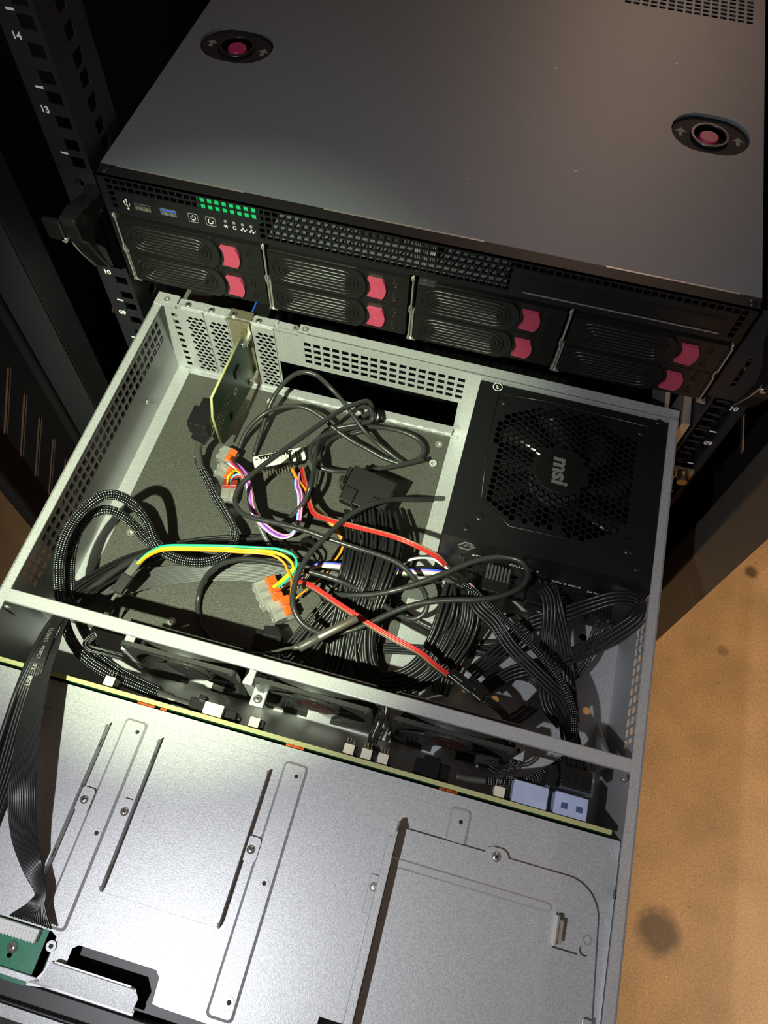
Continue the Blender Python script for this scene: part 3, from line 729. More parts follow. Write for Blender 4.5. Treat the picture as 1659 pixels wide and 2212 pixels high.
# ================================================================== PSU
psu = thing('power_supply', 'black power supply with honeycomb fan grille and round badge in the chassis corner', 'power supply', (135.5, -75, -86))
PX0, PX1, PY0, PY1 = 60.2, 211.4, -144.3, -6.0
PZ = -2
GP = [(p.x, p.y) for p in [L(u, v, PZ) for u, v in ((1080, 905), (1130, 885), (1190, 884), (1275, 900), (1378, 958), (1373, 1050), (1352, 1125), (1335, 1150), (1262, 1166), (1105, 1122), (1050, 1075))]]
BC = (133.6, -71.0); hs = []
px, py = 6.0, 5.2
for j in range(-13, 14):
    for i in range(-13, 14):
        y = BC[1] + i * 5.3 + (2.65 if j % 2 else 0); x = BC[0] + j * 4.62
        if inpoly(x, y, GP) and math.hypot(x - BC[0], y - BC[1]) > 20: hs.append(ngon(x, y, 2.62, 6, 0))
mb = MB(); mb.plate(rect(PX0, PY0, PX1, PY1), hs, 1, lambda a, b, c: V((a, b, PZ - 1 + c)))
mb.box(PX0, PX0 + 1, PY0, PY1, -85.5, PZ - .9); mb.box(PX1 - 1, PX1, PY0, PY1, -85.5, PZ - .9); mb.box(PX0, PX1, PY0, PY0 + 1, -85.5, PZ - .9); mb.box(PX0, PX1, PY1 - 1, PY1, -85.5, PZ - .9); mb.box(PX0, PX1, PY0, PY1, -85.6, -84.8)
case = obj('case', mb, BLKM, psu, bevel=.3, seg=1)
mb = MB()
for pl in (((1078, 850), (1180, 867), (1397, 921), (1400, 926)), ((1040, 1076), (1101, 1137), (1290, 1179), (1366, 1162)), ((1078, 850), (1055, 945), (1040, 1076))):
    mb.tube([L(u, v, PZ + .05) for u, v in pl], .45, 6)
obj('pressed_line', mb, CHROMD, case)
mb = MB(); mb.cyl((*BC, PZ - .5), (0, 0, 1), 19.6, 1.2, 48); bd = obj('round_badge', mb, BLKP, psu, bevel=.5)
mb = MB(); mb.ring((*BC, PZ + .6), (0, 0, 1), 18, 19, .35, 48); obj('badge_ring', mb, CHROMD, bd)
mb = MB(); a = (L(1205, 1060, PZ) - L(1213, 985, PZ)); a.normalize(); bb = V((0, 0, 1)).cross(a)
mb.text('msi', 17, mapf((BC[0] - 0.2, BC[1] - .4, PZ + .7), a, bb, (0, 0, 1)), t=.5, bold=.55, shear=.1); obj('badge_lettering', mb, SILV, bd)
for u, v in ((1089, 868), (1385, 934), (1036, 1116), (1356, 1190), (1008, 1141), (1423, 912), (1376, 1229)):
    p = L(u, v, PZ); screw(psu, (p.x, p.y, PZ), r=3.2 if u not in (1008, 1423, 1376) else 2.6, h=.9, m=CHROMD)
mb = MB(); p = L(1075, 836, PZ); q = mapf((p.x, p.y, PZ + .03), (.3, -.95, 0), (.95, .3, 0), (0, 0, 1))
mb.ring((p.x, p.y, PZ), (0, 0, 1), 3.3, 3.8, .15, 24); mb.text('msi', 2.8, q, t=.1, bold=.05); obj('small_sticker', mb, WHT, psu)
mb = MB()
for u, v in ((1107, 844), (1380, 903), (1130, 1171), (1257, 1203)):
    p = L(u, v, PZ); mb.plate([(p.x - 2, p.y), (p.x + 2, p.y), (p.x, p.y - 1.6)], [], .1, lambda a, b, c: V((a, b, PZ + c)))
obj('small_arrow', mb, BLKG, psu)
# fan inside
mb = MB(); mb.cyl((*BC, -12), (0, 0, -1), 21, 14, 24); fan_in = obj('inner_fan', mb, FANB, psu)
for k in range(9):
    m2 = MB(); a0 = k * 2 * math.pi / 9; n0 = 8; b = 0
    for i in range(n0):
        rr = 20 + 40 * i / (n0 - 1); aa = a0 + .35 * (i / (n0 - 1)) ** 1.2
        for (da, dz) in ((-.26, -12 - 1), (.22, -12 - 11)):
            for tk in (0, -1): m2.v.append(V((BC[0] + rr * math.cos(aa + da), BC[1] + rr * math.sin(aa + da), dz + tk)))
    for i in range(n0 - 1):
        o4 = i * 4
        m2.face([o4, o4 + 4, o4 + 6, o4 + 2], True); m2.face([o4 + 1, o4 + 3, o4 + 7, o4 + 5], True); m2.face([o4, o4 + 1, o4 + 5, o4 + 4]); m2.face([o4 + 2, o4 + 6, o4 + 7, o4 + 3])
    obj('fan_blade', m2, BLKG, fan_in)
# front side of the PSU: sockets and printing
PF = (lambda dx, dz, h=.02, rot=0: (lambda x, y, c: V((dx + x, PY0 - h - c, dz + y))))
def sock(cx, cz, nx, nz, nm='socket'):
    w, h = nx * 4.2 + 1.4, nz * 4.2 + 1.4
    mb = MB(); mb.plate(rect(cx - w / 2, cz - h / 2, cx + w / 2, cz + h / 2), [rrect(cx - w / 2 + 1.4 + i * 4.2 - .3, cz - h / 2 + 1.4 + j * 4.2 - .3, cx - w / 2 + 1.4 + i * 4.2 + 3, cz - h / 2 + 1.4 + j * 4.2 + 3, .6, 2) for i in range(nx) for j in range(nz)], 1.6, lambda a, b, c: V((a, PY0 - c, b)))
    s = obj('socket', mb, BLKP, psu)
    m2 = MB(); m2.box(cx - w / 2 + .6, cx + w / 2 - .6, PY0 - .3, PY0 - .05, cz - h / 2 + .6, cz + h / 2 - .6); obj('socket_well', m2, RACKD, s)
sock(91, -33, 5, 2); sock(104, -50, 9, 2); sock(133, -33, 4, 2); sock(133, -47, 4, 2); sock(157, -43, 4, 2); sock(177, -52, 5, 2); sock(177, -64, 5, 2); sock(160, -58, 4, 2)
mb = MB(); mb.text('ATX 24P', 4.2, PF(93, -25), t=.08); mb.text('CPU & PCI-E', 4.0, PF(124, -25.5), t=.08); mb.text('CPU & PCI-E', 4.0, PF(157, -34.5), t=.08); mb.text('SATA & MOLEX', 4.0, PF(187, -37.5), t=.08)
obj('socket_lettering', mb, WHT, psu)
mb = MB()
def bar_(pts): mb.plate([(x, z) for x, z in pts], [], .12, lambda a, b, c: V((a, PY0 - .02 - c, b)))
x, z = 73, -11
for pts in (((0, -2), (4.5, 3), (10, 3), (12, 1), (10.5, 1), (9.5, 1.9), (5.2, 1.9), (1.8, -2)), ((4.5, -1.5), (7, 1.3), (8.4, 1.3), (5.9, -1.5)), ((7.6, -1.5), (10, 1.3), (11.4, 1.3), (9.0, -1.5)),
            ((3, -5.2), (8.6, -5.2), (13.2, 0), (11.6, 0), (8.0, -4.1), (4.2, -4.1)), ((1, -3.4), (3, -5.2), (4.2, -4.1), (3.4, -3.4))): bar_([(x + p, z + q * 1.5) for p, q in pts])
obj('maker_emblem', mb, SILV, psu)
screw(psu, (77, PY0, -29.5), (0, -1, 0), 2.4, .8, CHROMD)
# ================================================================== CASE FANS
def case_fan(cx, label, stick):
    FY0, FY1, Z1 = -277.2, -259, -7
    t = thing('case_fan', label, 'fan', (cx, -266, FZ + 3), group='fans below the crossbar'); cz = Z1 - 39.5
    F = (lambda a, b, c: V((a, FY0 + c, b)))
    mb = MB(); mb.plate(rrect(cx - 40, cz - 39.5, cx + 40, cz + 39.5, 3), [ngon(cx, cz, 37.6, 48)] + [ngon(cx + i * 35.7, cz + j * 35.7, 2.2, 10) for i in (-1, 1) for j in (-1, 1)], 3, F)
    mb.plate(rrect(cx - 40, cz - 39.5, cx + 40, cz + 39.5, 3), [ngon(cx, cz, 37.6, 48)], 3, lambda a, b, c: V((a, FY1 - 3 + c, b)))
    mb.ring((cx, FY0 + 2, cz), (0, 1, 0), 37.6, 39.2, 12, 48)
    obj('fan_frame', mb, FANP, t, bevel=.5)
    mb = MB(); mb.cyl((cx, FY0 + 3, cz), (0, 1, 0), 17.5, 10, 32); mb.dome((cx, FY0 + 3, cz), (0, -1, 0), 17.5, 1.3, 32); hb = obj('hub', mb, FANP, t)
    mb = MB(); mb.cyl((cx, FY0 + 1.6, cz), (0, -1, 0), 13.5, .25, 32); mb.cyl((cx, FY0 + 1.4, cz), (0, -1, 0), .9, .3, 8); obj('hub_sticker', mb, stick, hb)
    for k in range(7):
        m2 = MB(); a0 = k * 2 * math.pi / 7 + cx; n0 = 6
        for i in range(n0):
            rr = 17 + 20 * i / (n0 - 1); aa = a0 + .4 * i / (n0 - 1)
            for (da, dy) in ((-.52, FY0 + 3.2), (.48, FY0 + 10)):
                for tk in (0, 1): m2.v.append(V((cx + rr * math.cos(aa + da), dy + tk, cz + rr * math.sin(aa + da))))
        for i in range(n0 - 1):
            o4 = i * 4
            m2.face([o4, o4 + 4, o4 + 6, o4 + 2], True); m2.face([o4 + 1, o4 + 3, o4 + 7, o4 + 5], True); m2.face([o4, o4 + 1, o4 + 5, o4 + 4]); m2.face([o4 + 2, o4 + 6, o4 + 7, o4 + 3])
        obj('fan_blade', m2, FANB, t)
case_fan(-86, 'black case fan nearest the left wall, beside the braided cables', FANB)
case_fan(6, 'middle of the three black case fans, behind the white headers', STICK)
case_fan(99.6, 'black case fan nearest the right wall, with a dark red hub sticker', STICK)
# ================================================================== BACKPLANE
bp_ = thing('backplane_board', 'long narrow circuit board standing on edge behind the drive cage', 'circuit board', (0, -305, FZ + 3))
mb = MB(); mb.box(-212, 206, -306.6, -304.2, -82, -19.4); obj('board', mb, PCBG, bp_)
mb = MB(); mb.box(-212, 206, -306.7, -303.9, -19.5, -18.6); obj('board_edge', mb, PCBE, bp_)
def header(u, v):
    p = L(u, v, -24); x, y = p.x, -299.6
    mb = MB(); mb.box(x - 3.8, x + 3.0, y - 4.2, y + 3.2, -30, -22); h = obj('fan_header', mb, IVORY, bp_, bevel=.3, label='small ivory socket')
    m2 = MB()
    for k in range(3): m2.box(x - 3 + 2.2 * k, x - 2.5 + 2.2 * k, y + 3.2, y + 7.5, -24.5, -24)
    obj('header_pin', m2, GOLD, h)
    m2 = MB(); m2.box(x + 3, x + 5.6, y - 3.5, y + 3, -30, -25); obj('header_side', m2, BLKP, h)
for u, v in ((240, 1470), (553, 1556), (759, 1605), (796, 1618), (831, 1629), (1082, 1697)): header(u, v)
def molex(u0, u1, v, m, nm, win):
    p0 = L(u0, v, -21); p1 = L(u1, v, -21); mb = MB(); mb.box(p0.x, p1.x, -303.8, -289.5, -40, -21); o = obj(nm, mb, m, bp_, bevel=.8)
    if win:
        for k in (.3, .75):
            x = p0.x + (p1.x - p0.x) * k; m2 = MB(); m2.box(x - 2, x + 2, -299, -295.5, -21.2, -20.8); obj('contact_window', m2, NAVY, o)
molex(1107, 1186, 1712, BLUEP, 'power_socket', False); molex(1197, 1272, 1735, BLUEP, 'power_socket', True)
for u0, u1, v in ((300, 335, 1519), (350, 364, 1529), (622, 660, 1603), (952, 992, 1698)):
    a = L(u0, v, -24); b = L(u1, v + (u1 - u0) * .25, -24)
    m2 = MB()
    x = a.x
    while x < b.x: m2.cyl((x, -307.4, -27), (0, 0, 1), .8, random.uniform(3.5, 5), 6); x += 1.5
    obj('copper_contacts', m2, COPPER, bp_)
mb = MB(); p = L(462, 1530, -24); mb.box(p.x - 6, p.x + 7, -303.8, -295, -38, -21); obj('cable_socket', mb, IVORY, bp_, bevel=.5)
# ================================================================== ADAPTER CARD
cd_ = thing('adapter_card', 'green adapter card standing upright in a rear slot', 'expansion card', (-138, -40, -80))
XP = -136.5
def CXP(u, v): p = ray(u, v, CF, 0, XP); return (p.y, p.z)
cp = [CXP(530, 722), CXP(456, 868), CXP(482, 957), CXP(546, 838)]
mb = MB(); mb.plate([(-8, -6), (-80, -3), (-86, -20), (-86, -57), (-12, -72), (-5, -68), (-5, -8)], [ngon(-45, -40, 1.8, 14)], 1.6, lambda a, b, c: V((XP - .8 + c, a, b)))
obj('board', mb, PCBD, cd_)
mb = MB(); mb.tube([V((XP, y, z)) for y, z in ((-6, -5.6), (-80, -2.8), (-86.2, -20), (-86.2, -57))], 1.1, 6); obj('board_edge', mb, PCBE, cd_)
mb = MB(); mb.box(-151, -132.5, -5.2, -4.3, -82, -1); mb.box(-151.5, -132, -6, 7, -1.2, 0); br = obj('bracket', mb, ZINC, cd_, bevel=.4)
screw(cd_, (-147, 0, 0), r=3, h=1.8)
for (y, z) in ((-16, -14), (-18, -62)):
    m2 = MB(); m2.dome((XP + .8, y, z), (1, 0, 0), 3, 1.8, 12); m2.box(XP + .8, XP + 4, y, y + 12, z - 2.5, z + 2.5); obj('bracket_foot', m2, CHROME, cd_)
mb = MB(); mb.ring((XP + .8, -45, -40), (1, 0, 0), 1.8, 3.4, .2); 
for k in range(26): mb.box(XP + .8, XP + 1.1, -84 + (k % 9) * 3.1, -82.6 + (k % 9) * 3.1, -30 - (k // 9) * 6, -28 - (k // 9) * 6)
obj('solder_pads', mb, GOLD, cd_)
mb = MB(); mb.box(XP + .8, XP + 2, -40, -30, -30, -22); obj('chip', mb, BLKP, cd_)
mb = MB(); mb.box(XP + .8, XP + 2, -62, -58, -58, -52); obj('chip', mb, BLKP, cd_)
mb = MB(); mb.box(XP - 17, XP - 1, -98, -80, -32, -18); mb.box(XP - 14, XP - 2, -80, -70, -34, -20); sf = obj('shielded_socket', mb, CHROMD, cd_, bevel=.6, label='metal shielded socket')
# ================================================================== CABLES AND LOOSE ELECTRONICS
def single(name, label, cat, pts, r, m, group=None, n=10, sub=7):
    mb = MB(); cable(mb, pts, r, n, sub); return tag(obj(name, mb, m), label, cat, group)
def zz(pts, keys):
    """pts of (u,v); keys = heights, spread evenly along the run"""
    n = len(pts); k = len(keys) - 1; out = []
    for i, p in enumerate(pts):
        t = i / (n - 1) * k; a = min(int(t), k - 1); out.append((*p[:2], keys[a] + (keys[a + 1] - keys[a]) * (t - a), *p[2:]))
    return out
BL = -82.5
# --- braided cables
t = thing('braided_cable', 'thick braided data cable from the adapter card, curling through the outer left loop', 'cable', L(500, 1100, -80))
B1 = [(428, 985), (433, 1008), (448, 1037), (469, 1079), (490, 1115), (505, 1145), (505, 1170), (490, 1194), (460, 1210), (424, 1215), (384, 1208), (350, 1190), (333, 1167), (316, 1125), (291, 1093), (262, 1073), (228, 1069), (194, 1088), (164, 1118), (144, 1152), (131, 1192), (126, 1236), (130, 1290), (142, 1352), (162, 1395), (195, 1430), (240, 1458), (290, 1480), (345, 1503)]
Z1 = [-70, -76, -76, -74, -70, -64, -60, -56, -52, -50, -50, -52, -50, -40, -26, -14, -8, -8, -12, -20, -28, -34, -38, -38, -36, -34, -34, -34, -34]
mb = MB(); cable(mb, [(*p, z) for p, z in zip(B1, Z1)], 3.7, 16, 8); obj('sleeve', mb, BRAID, t)
mb = MB(); cable(mb, zz([(340, 1500), (370, 1510), (415, 1524)], [-34, -33, -31]), [3.6] * 8 + [2.6] * 7, 12, 7); obj('heat_shrink', mb, HSHR, t)
mb = MB(); a = L(415, 1522, -30); b = L(445, 1531, -30); mb.obox((a + b) / 2, b - a, (0, 1, 0), 12, 9, 9); mb.obox((a + b) / 2 + V((2, 5, 3)), b - a, (0, 1, 0), 5, 4, 7); obj('plug', mb, BLKP, t, bevel=.6)
mb = MB(); cable(mb, zz([(436, 950), (428, 968), (430, 990), (434, 1012)], [-52, -60, -68, -76]), 3.0, 12, 6); obj('fabric_tape', mb, HSHR, t)
t = thing('braided_cable', 'second braided data cable looping inside the first against the left wall', 'cable', L(200, 1150, -70))
B2 = [(420, 1212), (384, 1205), (355, 1192), (316, 1165), (289, 1135), (262, 1112), (229, 1101), (198, 1113), (170, 1145), (156, 1189), (151, 1236), (155, 1290), (176, 1350), (194, 1383), (214, 1416), (250, 1445), (292, 1470), (345, 1495)]
Z2 = [-60, -58, -58, -54, -44, -34, -28, -30, -36, -42, -46, -48, -46, -42, -40, -40, -38, -36]
mb = MB(); cable(mb, [(*p, z) for p, z in zip(B2, Z2)], 3.6, 16, 8); obj('sleeve', mb, BRAID, t)
# plug of the data cable at the card
t = thing('data_plug', 'dark metal data cable plug beside the green adapter card', 'cable plug', L(440, 930, -60))
mb = MB(); a = L(448, 905, -30); b = L(434, 945, -48); d = (b - a); mb.obox((a + b) / 2, d, (1, 0, 0), 22, 13, 12); obj('shell', mb, CHROMD, t, bevel=.8)
mb = MB(); mb.obox((a * .75 + b * .25) + V((0, 0, 3)), d, (1, 0, 0), 5, 16, 10); mb.obox((a * .4 + b * .6) + V((0, 0, 6)), d, (1, 0, 0), 9, 7, 1.5); obj('latch', mb, CHROME, t, bevel=.4)
# --- round black cables
t = thing('black_round_cable', 'long black round cable sweeping down the middle in one wide loop', 'cable', L(700, 1160, -80))
A3 = [(770, 905), (795, 893), (803, 878), (792, 866), (762, 875), (731, 889), (671, 931), (611, 974), (551, 1019), (520, 1049), (508, 1079), (517, 1103), (545, 1118), (596, 1130), (656, 1145), (707, 1163), (762, 1181), (822, 1200), (862, 1218), (892, 1246), (918, 1282), (920, 1318), (898, 1336), (871, 1333), (837, 1313), (804, 1289), (736, 1256), (669, 1235), (601, 1218), (534, 1208), (490, 1214), (460, 1230), (440, 1255), (429, 1290), (429, 1331), (445, 1365), (475, 1390), (530, 1400)]
Z = [-74, -66, -56, -50, -48, -46, -40, -36, -34, -36, -38, -38, -36, -34, -32, -32, -32, -34, -36, -40, -48, -54, -58, -58, -54, -48, -40, -40, -42, -46, -52, -60, -70, -80, -82, -82, -82, -80]
mb = MB(); cable(mb, [(*p, z) for p, z in zip(A3, Z)], 2.05, 12, 8); obj('jacket', mb, CABLE, t)
A5 = zz([(935, 1080), (900, 1080), (852, 1079), (807, 1088), (762, 1109), (725, 1139), (701, 1163), (671, 1194), (650, 1228), (637, 1262), (632, 1303), (645, 1336), (669, 1358), (703, 1368), (753, 1363), (804, 1343), (854, 1320), (905, 1304), (973, 1296), (1035, 1295), (1086, 1286), (1123, 1268), (1140, 1241), (1130, 1217), (1103, 1205), (1062, 1204), (1011, 1217), (951, 1242), (905, 1259), (854, 1275), (804, 1284), (753, 1286), (720, 1283)], [-60, -34, -24, -26, -34, -26, -16, -12, -16, -24, -44])
single('black_round_cable', 'black round cable with a long flat loop reaching over the power supply sockets', 'cable', A5, 2.05, CABLE, n=12, sub=8)
A2 = zz([(548, 985), (567, 924), (584, 873), (604, 839), (631, 812), (658, 804), (685, 812), (715, 839), (746, 873), (769, 907), (793, 937), (820, 961), (850, 985), (872, 1003), (830, 990), (790, 968), (762, 953), (725, 928), (695, 901), (656, 880), (611, 879), (569, 895), (533, 931), (516, 970)], [-82, -60, -38, -40, -60, -74, -76, -70, -60, -56, -80])
single('black_round_cable', 'black round cable arching in front of the rear window', 'cable', A2, 1.95, CABLE, n=12)
A1 = zz([(872, 1003), (905, 990), (916, 972), (902, 948), (860, 930), (800, 922), (740, 928), (692, 945), (670, 970), (680, 1003), (715, 1017), (765, 1018), (830, 1011), (880, 1001), (915, 992)], [-76, -76, -72, -64, -62, -66, -68])
single('black_round_cable', 'black round cable lying in a flat oval coil near the rear window', 'cable', A1, 1.95, CABLE, n=12)
A4 = zz([(770, 880), (795, 880), (805, 905), (780, 915), (740, 922), (705, 930), (686, 960), (680, 1001), (671, 1046), (656, 1085), (623, 1121), (600, 1135)], [-60, -52, -64, -70, -60, -46, -60, -80])
single('black_round_cable', 'black round cable dropping from the rear coil past the white board', 'cable', A4, 1.95, CABLE, n=12)
A4b = zz([(800, 870), (812, 895), (796, 925), (770, 935), (722, 945), (696, 975), (686, 1020), (676, 1060), (640, 1110), (612, 1140)], [-72, -70, -76, -76, -72, -78, -82])
single('black_round_cable', 'thin black cable behind the rear coil running beside the white board', 'cable', A4b, 1.5, CABLE, n=10)
A6 = zz([(521, 1030), (533, 1055), (542, 1091), (560, 1136), (581, 1175), (605, 1212), (640, 1240)], [-74, -66, -66, -74, -80, -82])
single('grey_round_cable', 'grey shiny cable running down from the clear connectors on the black sheet', 'cable', A6, 2.0, mat('grey_cable_jacket', (.11, .11, .105), 0, .28), n=12)
single('black_round_cable', 'black cable crossing the flat ribbon in front of the lower clear connectors', 'cable', zz([(603, 1150), (560, 1163), (480, 1172), (400, 1180), (330, 1192), (270, 1220), (215, 1258), (172, 1290), (150, 1320)], [-80, -78, -70, -60, -54, -50, -48]), 2.6, CABLE, n=12)
single('black_round_cable', 'thin black cable curving out of the driver board pins toward the grey ribbon', 'cable', zz([(540, 1010), (548, 1050), (560, 1100), (590, 1150), (618, 1180), (650, 1210), (690, 1232)], [-80, -78, -76, -80]), 1.1, CABLE, n=8)
# --- coloured wires
def wires(name, label, group_pts, r=.95, base=None):
    b = pts3(group_pts[0][1][:1])[0]; t = thing(name, label, 'wires', b)
    for m, pts in group_pts:
        mb = MB(); cable(mb, pts, r, 8, 7); obj('wire', mb, m, t, label=m.name.replace('_', ' '))
    return t
def off(pts, du, dv, dz=0): return [(p[0] + du, p[1] + dv, p[2] + dz) for p in pts]
GY = zz([(297, 1215), (323, 1193), (357, 1179), (418, 1178), (480, 1179), (519, 1181), (560, 1183), (601, 1186), (632, 1198), (641, 1216), (634, 1236), (614, 1258), (601, 1268)], [-44, -30, -24, -22, -24, -34, -50])
GY2 = zz([(295, 1219), (320, 1198), (355, 1184), (418, 1183), (480, 1184), (519, 1187), (560, 1189), (596, 1193), (622, 1206), (633, 1224), (622, 1240), (604, 1256), (590, 1267)], [-45, -31, -25, -23, -25, -35, -50])
GY3 = zz([(293, 1222), (318, 1203), (353, 1189), (418, 1188), (480, 1190), (519, 1193), (560, 1195), (590, 1200), (612, 1214), (622, 1234), (628, 1244), (630, 1262), (628, 1290)], [-46, -32, -26, -24, -26, -36, -60])
GY4 = off(GY2, 1.5, 2.6, -1.2)
wires('signal_wires', 'green, yellow and orange wires arching over the braided cable to the orange lever connector', [(WG, GY), (WY, GY2), (WY, GY4), (WO, GY3)], .95)
BW = zz([(498, 996), (521, 1013), (536, 1037), (542, 1067), (548, 1100), (569, 1130), (596, 1151), (620, 1157), (641, 1145), (650, 1106), (650, 1067), (644, 1046), (646, 1022)], [-72, -60, -58, -66, -74, -60, -60, -74])
wires('signal_wires', 'blue, purple and white wires looping from the clear connectors to the white driver board', [(WB, BW), (WP, off(BW, -2.5, 3, .8)), (WW, off(BW, -5, 5, 0)), (WLB, off(BW, -6.5, 1, -1.5)), (WPK, off(BW, 1.5, -1.5, 1.5))], .85)
YR = zz([(496, 990), (507, 1006), (522, 1022), (532, 1045), (540, 1070)], [-68, -58, -58, -62, -66])
wires('signal_wires', 'short red, yellow and purple wires leaving the uppermost clear connector', [(WR, YR), (WP, zz([(498, 998), (515, 1004), (530, 1020), (538, 1040), (542, 1070)], [-66, -54, -56, -64])), (WY, zz([(503, 1018), (513, 1018), (526, 1030), (536, 1046), (546, 1080)], [-70, -60, -60, -68])), (CABLE, off(YR, 4, -2, 1))], .9)
wires('signal_wires', 'little yellow and blue wires bending between the two clear connectors', [(WY, zz([(491, 1044), (494, 1028), (504, 1019), (514, 1017)], [-70, -58, -60, -64])), (WLB, zz([(496, 1040), (505, 1028), (520, 1025), (533, 1035), (541, 1060)], [-70, -60, -60, -66])), (WR, zz([(500, 1036), (512, 1029), (524, 1032), (534, 1045)], [-70, -64, -64, -66]))], .9)
RW = zz([(653, 1010), (658, 1035), (665, 1061), (671, 1091), (682, 1111), (716, 1124), (762, 1136), (822, 1151), (862, 1163), (905, 1181), (946, 1203), (968, 1227)], [-76, -68, -60, -56, -40, -28, -20, -16, -22, -40])
wires('power_wires', 'red wires from the white driver board over the thick black bundle to the power supply', [(WR, RW), (WR, off(RW, -3.5, 2.5, -.5)), (WBR, off(RW, 2, -3, 0))], .8)
R2 = zz([(612, 1268), (628, 1257), (652, 1255), (679, 1265), (736, 1303), (787, 1336), (838, 1367), (888, 1394), (915, 1410), (943, 1434), (977, 1459)], [-70, -56, -40, -30, -26, -24, -24, -28, -38])
wires('power_wires', 'red and brown wires running diagonally from the orange connector to the black inline plugs', [(WR, R2), (WR, off(R2, -2, 3.2, -1)), (WBR, off(R2, -5, 6, -2)), (CABLE, off(R2, -8, 8, -3)), (WW, off(R2, -7, 5.5, -4))], .75)
OW = zz([(629, 1013), (641, 1037), (659, 1061), (671, 1091), (701, 1118), (725, 1145), (738, 1169), (736, 1191), (722, 1212), (705, 1238), (689, 1252), (665, 1272), (640, 1292)], [-76, -66, -62, -70, -76, -80, -78, -74, -70])
wires('signal_wires', 'orange wires winding from the driver board past the black bundle to the lower connector', [(WO, OW), (WO, off(OW, 2.5, -2.5, 1)), (CABLE, off(OW, -2.5, 2, -1))], .8)
BR = zz([(640, 1262), (655, 1244), (676, 1222), (703, 1216), (770, 1222), (854, 1230), (905, 1230), (949, 1233), (975, 1240)], [-70, -66, -60, -60, -60, -56, -44])
wires('signal_wires', 'blue, pink and cream wires running flat behind the black bundle toward the power supply', [(WB, BR), (WPK, off(BR, 0, 3.4, 0)), (WW, off(BR, 1, 6.4, 0)), (IVORY, off(BR, 2, 9.4, 0)), (CABLE, off(BR, -2, 12.5, 0))], .9)
WH = zz([(868, 1221), (885, 1210), (905, 1205), (932, 1206), (950, 1216), (972, 1232)], [-60, -46, -40, -38, -36])
wires('signal_wires', 'white and black wires bowing up beside the power supply corner', [(WW, WH), (CABLE, off(WH, 3, -3, 1))], .95)
single('thin_black_wire', 'thin black wire from the lower orange connector under the long loop', 'wire', zz([(640, 1258), (668, 1262), (690, 1285), (700, 1300), (735, 1310), (760, 1300)], [-60, -52, -60, -70]), .8, WIRE)
# --- lever connectors
def lever_block(label, u, v, z, ang, n, w, lv, h=8, ln=18, twist=0):
    c = L(u, v, z); a = math.radians(ang); ux = V((math.cos(a), math.sin(a), twist)).normalized(); uy = V((-math.sin(a), math.cos(a), 0))
    t = thing('lever_connector', label, 'wire connector', c - V((0, 0, h / 2)), group=None)
    uz = ux.cross(uy)
    mb = MB(); mp = (lambda A, B, Cc: c + ux * A + uz * B + uy * Cc)
    P = [(-ln / 2, -h / 2), (ln / 2, -h / 2), (ln / 2, h * .1), (ln / 2 - 4, h / 2), (-ln / 2 + 2, h / 2), (-ln / 2, h * .2)]
    mb.prism([(x, y) for x, y in P], -w / 2, w / 2, mp); obj('clear_housing', mb, CLEAR, t, bevel=.6)
    for i in range(n):
        y0 = -w / 2 + w * (i + .08) / n; y1 = -w / 2 + w * (i + .92) / n
        m2 = MB(); m2.prism([(ln * .05, h * .5), (ln * .5, h * .18), (ln * .52, h * .5), (ln * .15, h * .78)], y0, y1, mp); obj('lever', m2, lv, t, bevel=.4)
        m2 = MB(); m2.prism([(-ln * .35, -h * .2), (ln * .2, -h * .2), (ln * .2, h * .15), (-ln * .35, h * .25)], y0 + .8, y1 - .8, mp); obj('metal_clamp', m2, CHROME, t)
        m2 = MB(); m2.ring(mp(-ln / 2, 0, (y0 + y1) / 2), -ux, 1.4, 2.2, .6, 16); obj('wire_port', m2, CLEAR, t)
    return t
lever_block('clear lever connector with orange levers, uppermost beside the green card', 491, 985, -72, -8, 2, 13, ORNG, ln=15)
lever_block('clear lever connector tipped on its side, middle one of the three by the green card', 484, 1021, -76, -5, 2, 12, ORNG, ln=14, twist=-.5)
lever_block('clear lever connector with dark red levers, lowest of the three by the green card', 497, 1062, -76, 102, 2, 13, DRED, ln=18)
lever_block('large clear connector with broad orange levers beside the flat ribbon cable', 580, 1282, -74, 40, 3, 22, ORNG, h=10, ln=19)
lever_block('clear lever connector with orange levers nearest the black plug', 608, 1318, -74, 40, 2, 17, ORNG, h=10, ln=18)
# --- driver board
c = L(604, 993, -77); bx_ = (L(668, 972, -77) - L(540, 997, -77)).normalized(); by_ = V((0, 0, 1)).cross(bx_)
t = thing('driver_board', 'small white circuit board with pin headers in the middle of the black sheet', 'circuit board', c - V((0, 0, 6)))
mp = mapf(c, bx_, by_, (0, 0, 1))
mb = MB(); mb.plate(rrect(-22, -5.5, 22, 7, 2), [ngon(-19, 4, 1.2, 12), ngon(19.5, 4.2, 1.4, 12)], 1.4, mp); obj('board', mb, PCBW, t)
mb = MB(); mb.box(-17, 12, 4.6, 6.2, 1.4, 2.0, mp)
for k in range(11):
    x = -16 + k * 2.5; mb.box(x, x + 1.6, 2.8, 4.6, 1.4, 1.6, mp); 
    mb.tube([mp(x + .8, 2.8, 1.5), mp(x - .2 + (k % 3), .2, 1.5), mp(x + .9, -1.4, 1.5)], .14, 4)
obj('printed_legend', mb, BLKP, t)
mb = MB(); mb.box(-16, 17, -8, -5.2, -1, 1.6, mp); obj('pin_strip', mb, BLKP, t, bevel=.2, seg=1)
for k in range(11):
    m2 = MB(); x = -15.2 + k * 2.54; m2.box(x, x + .7, -13.5, -7.5, -.4, .3, mp); obj('header_pin', m2, GOLD, t)
mb = MB()
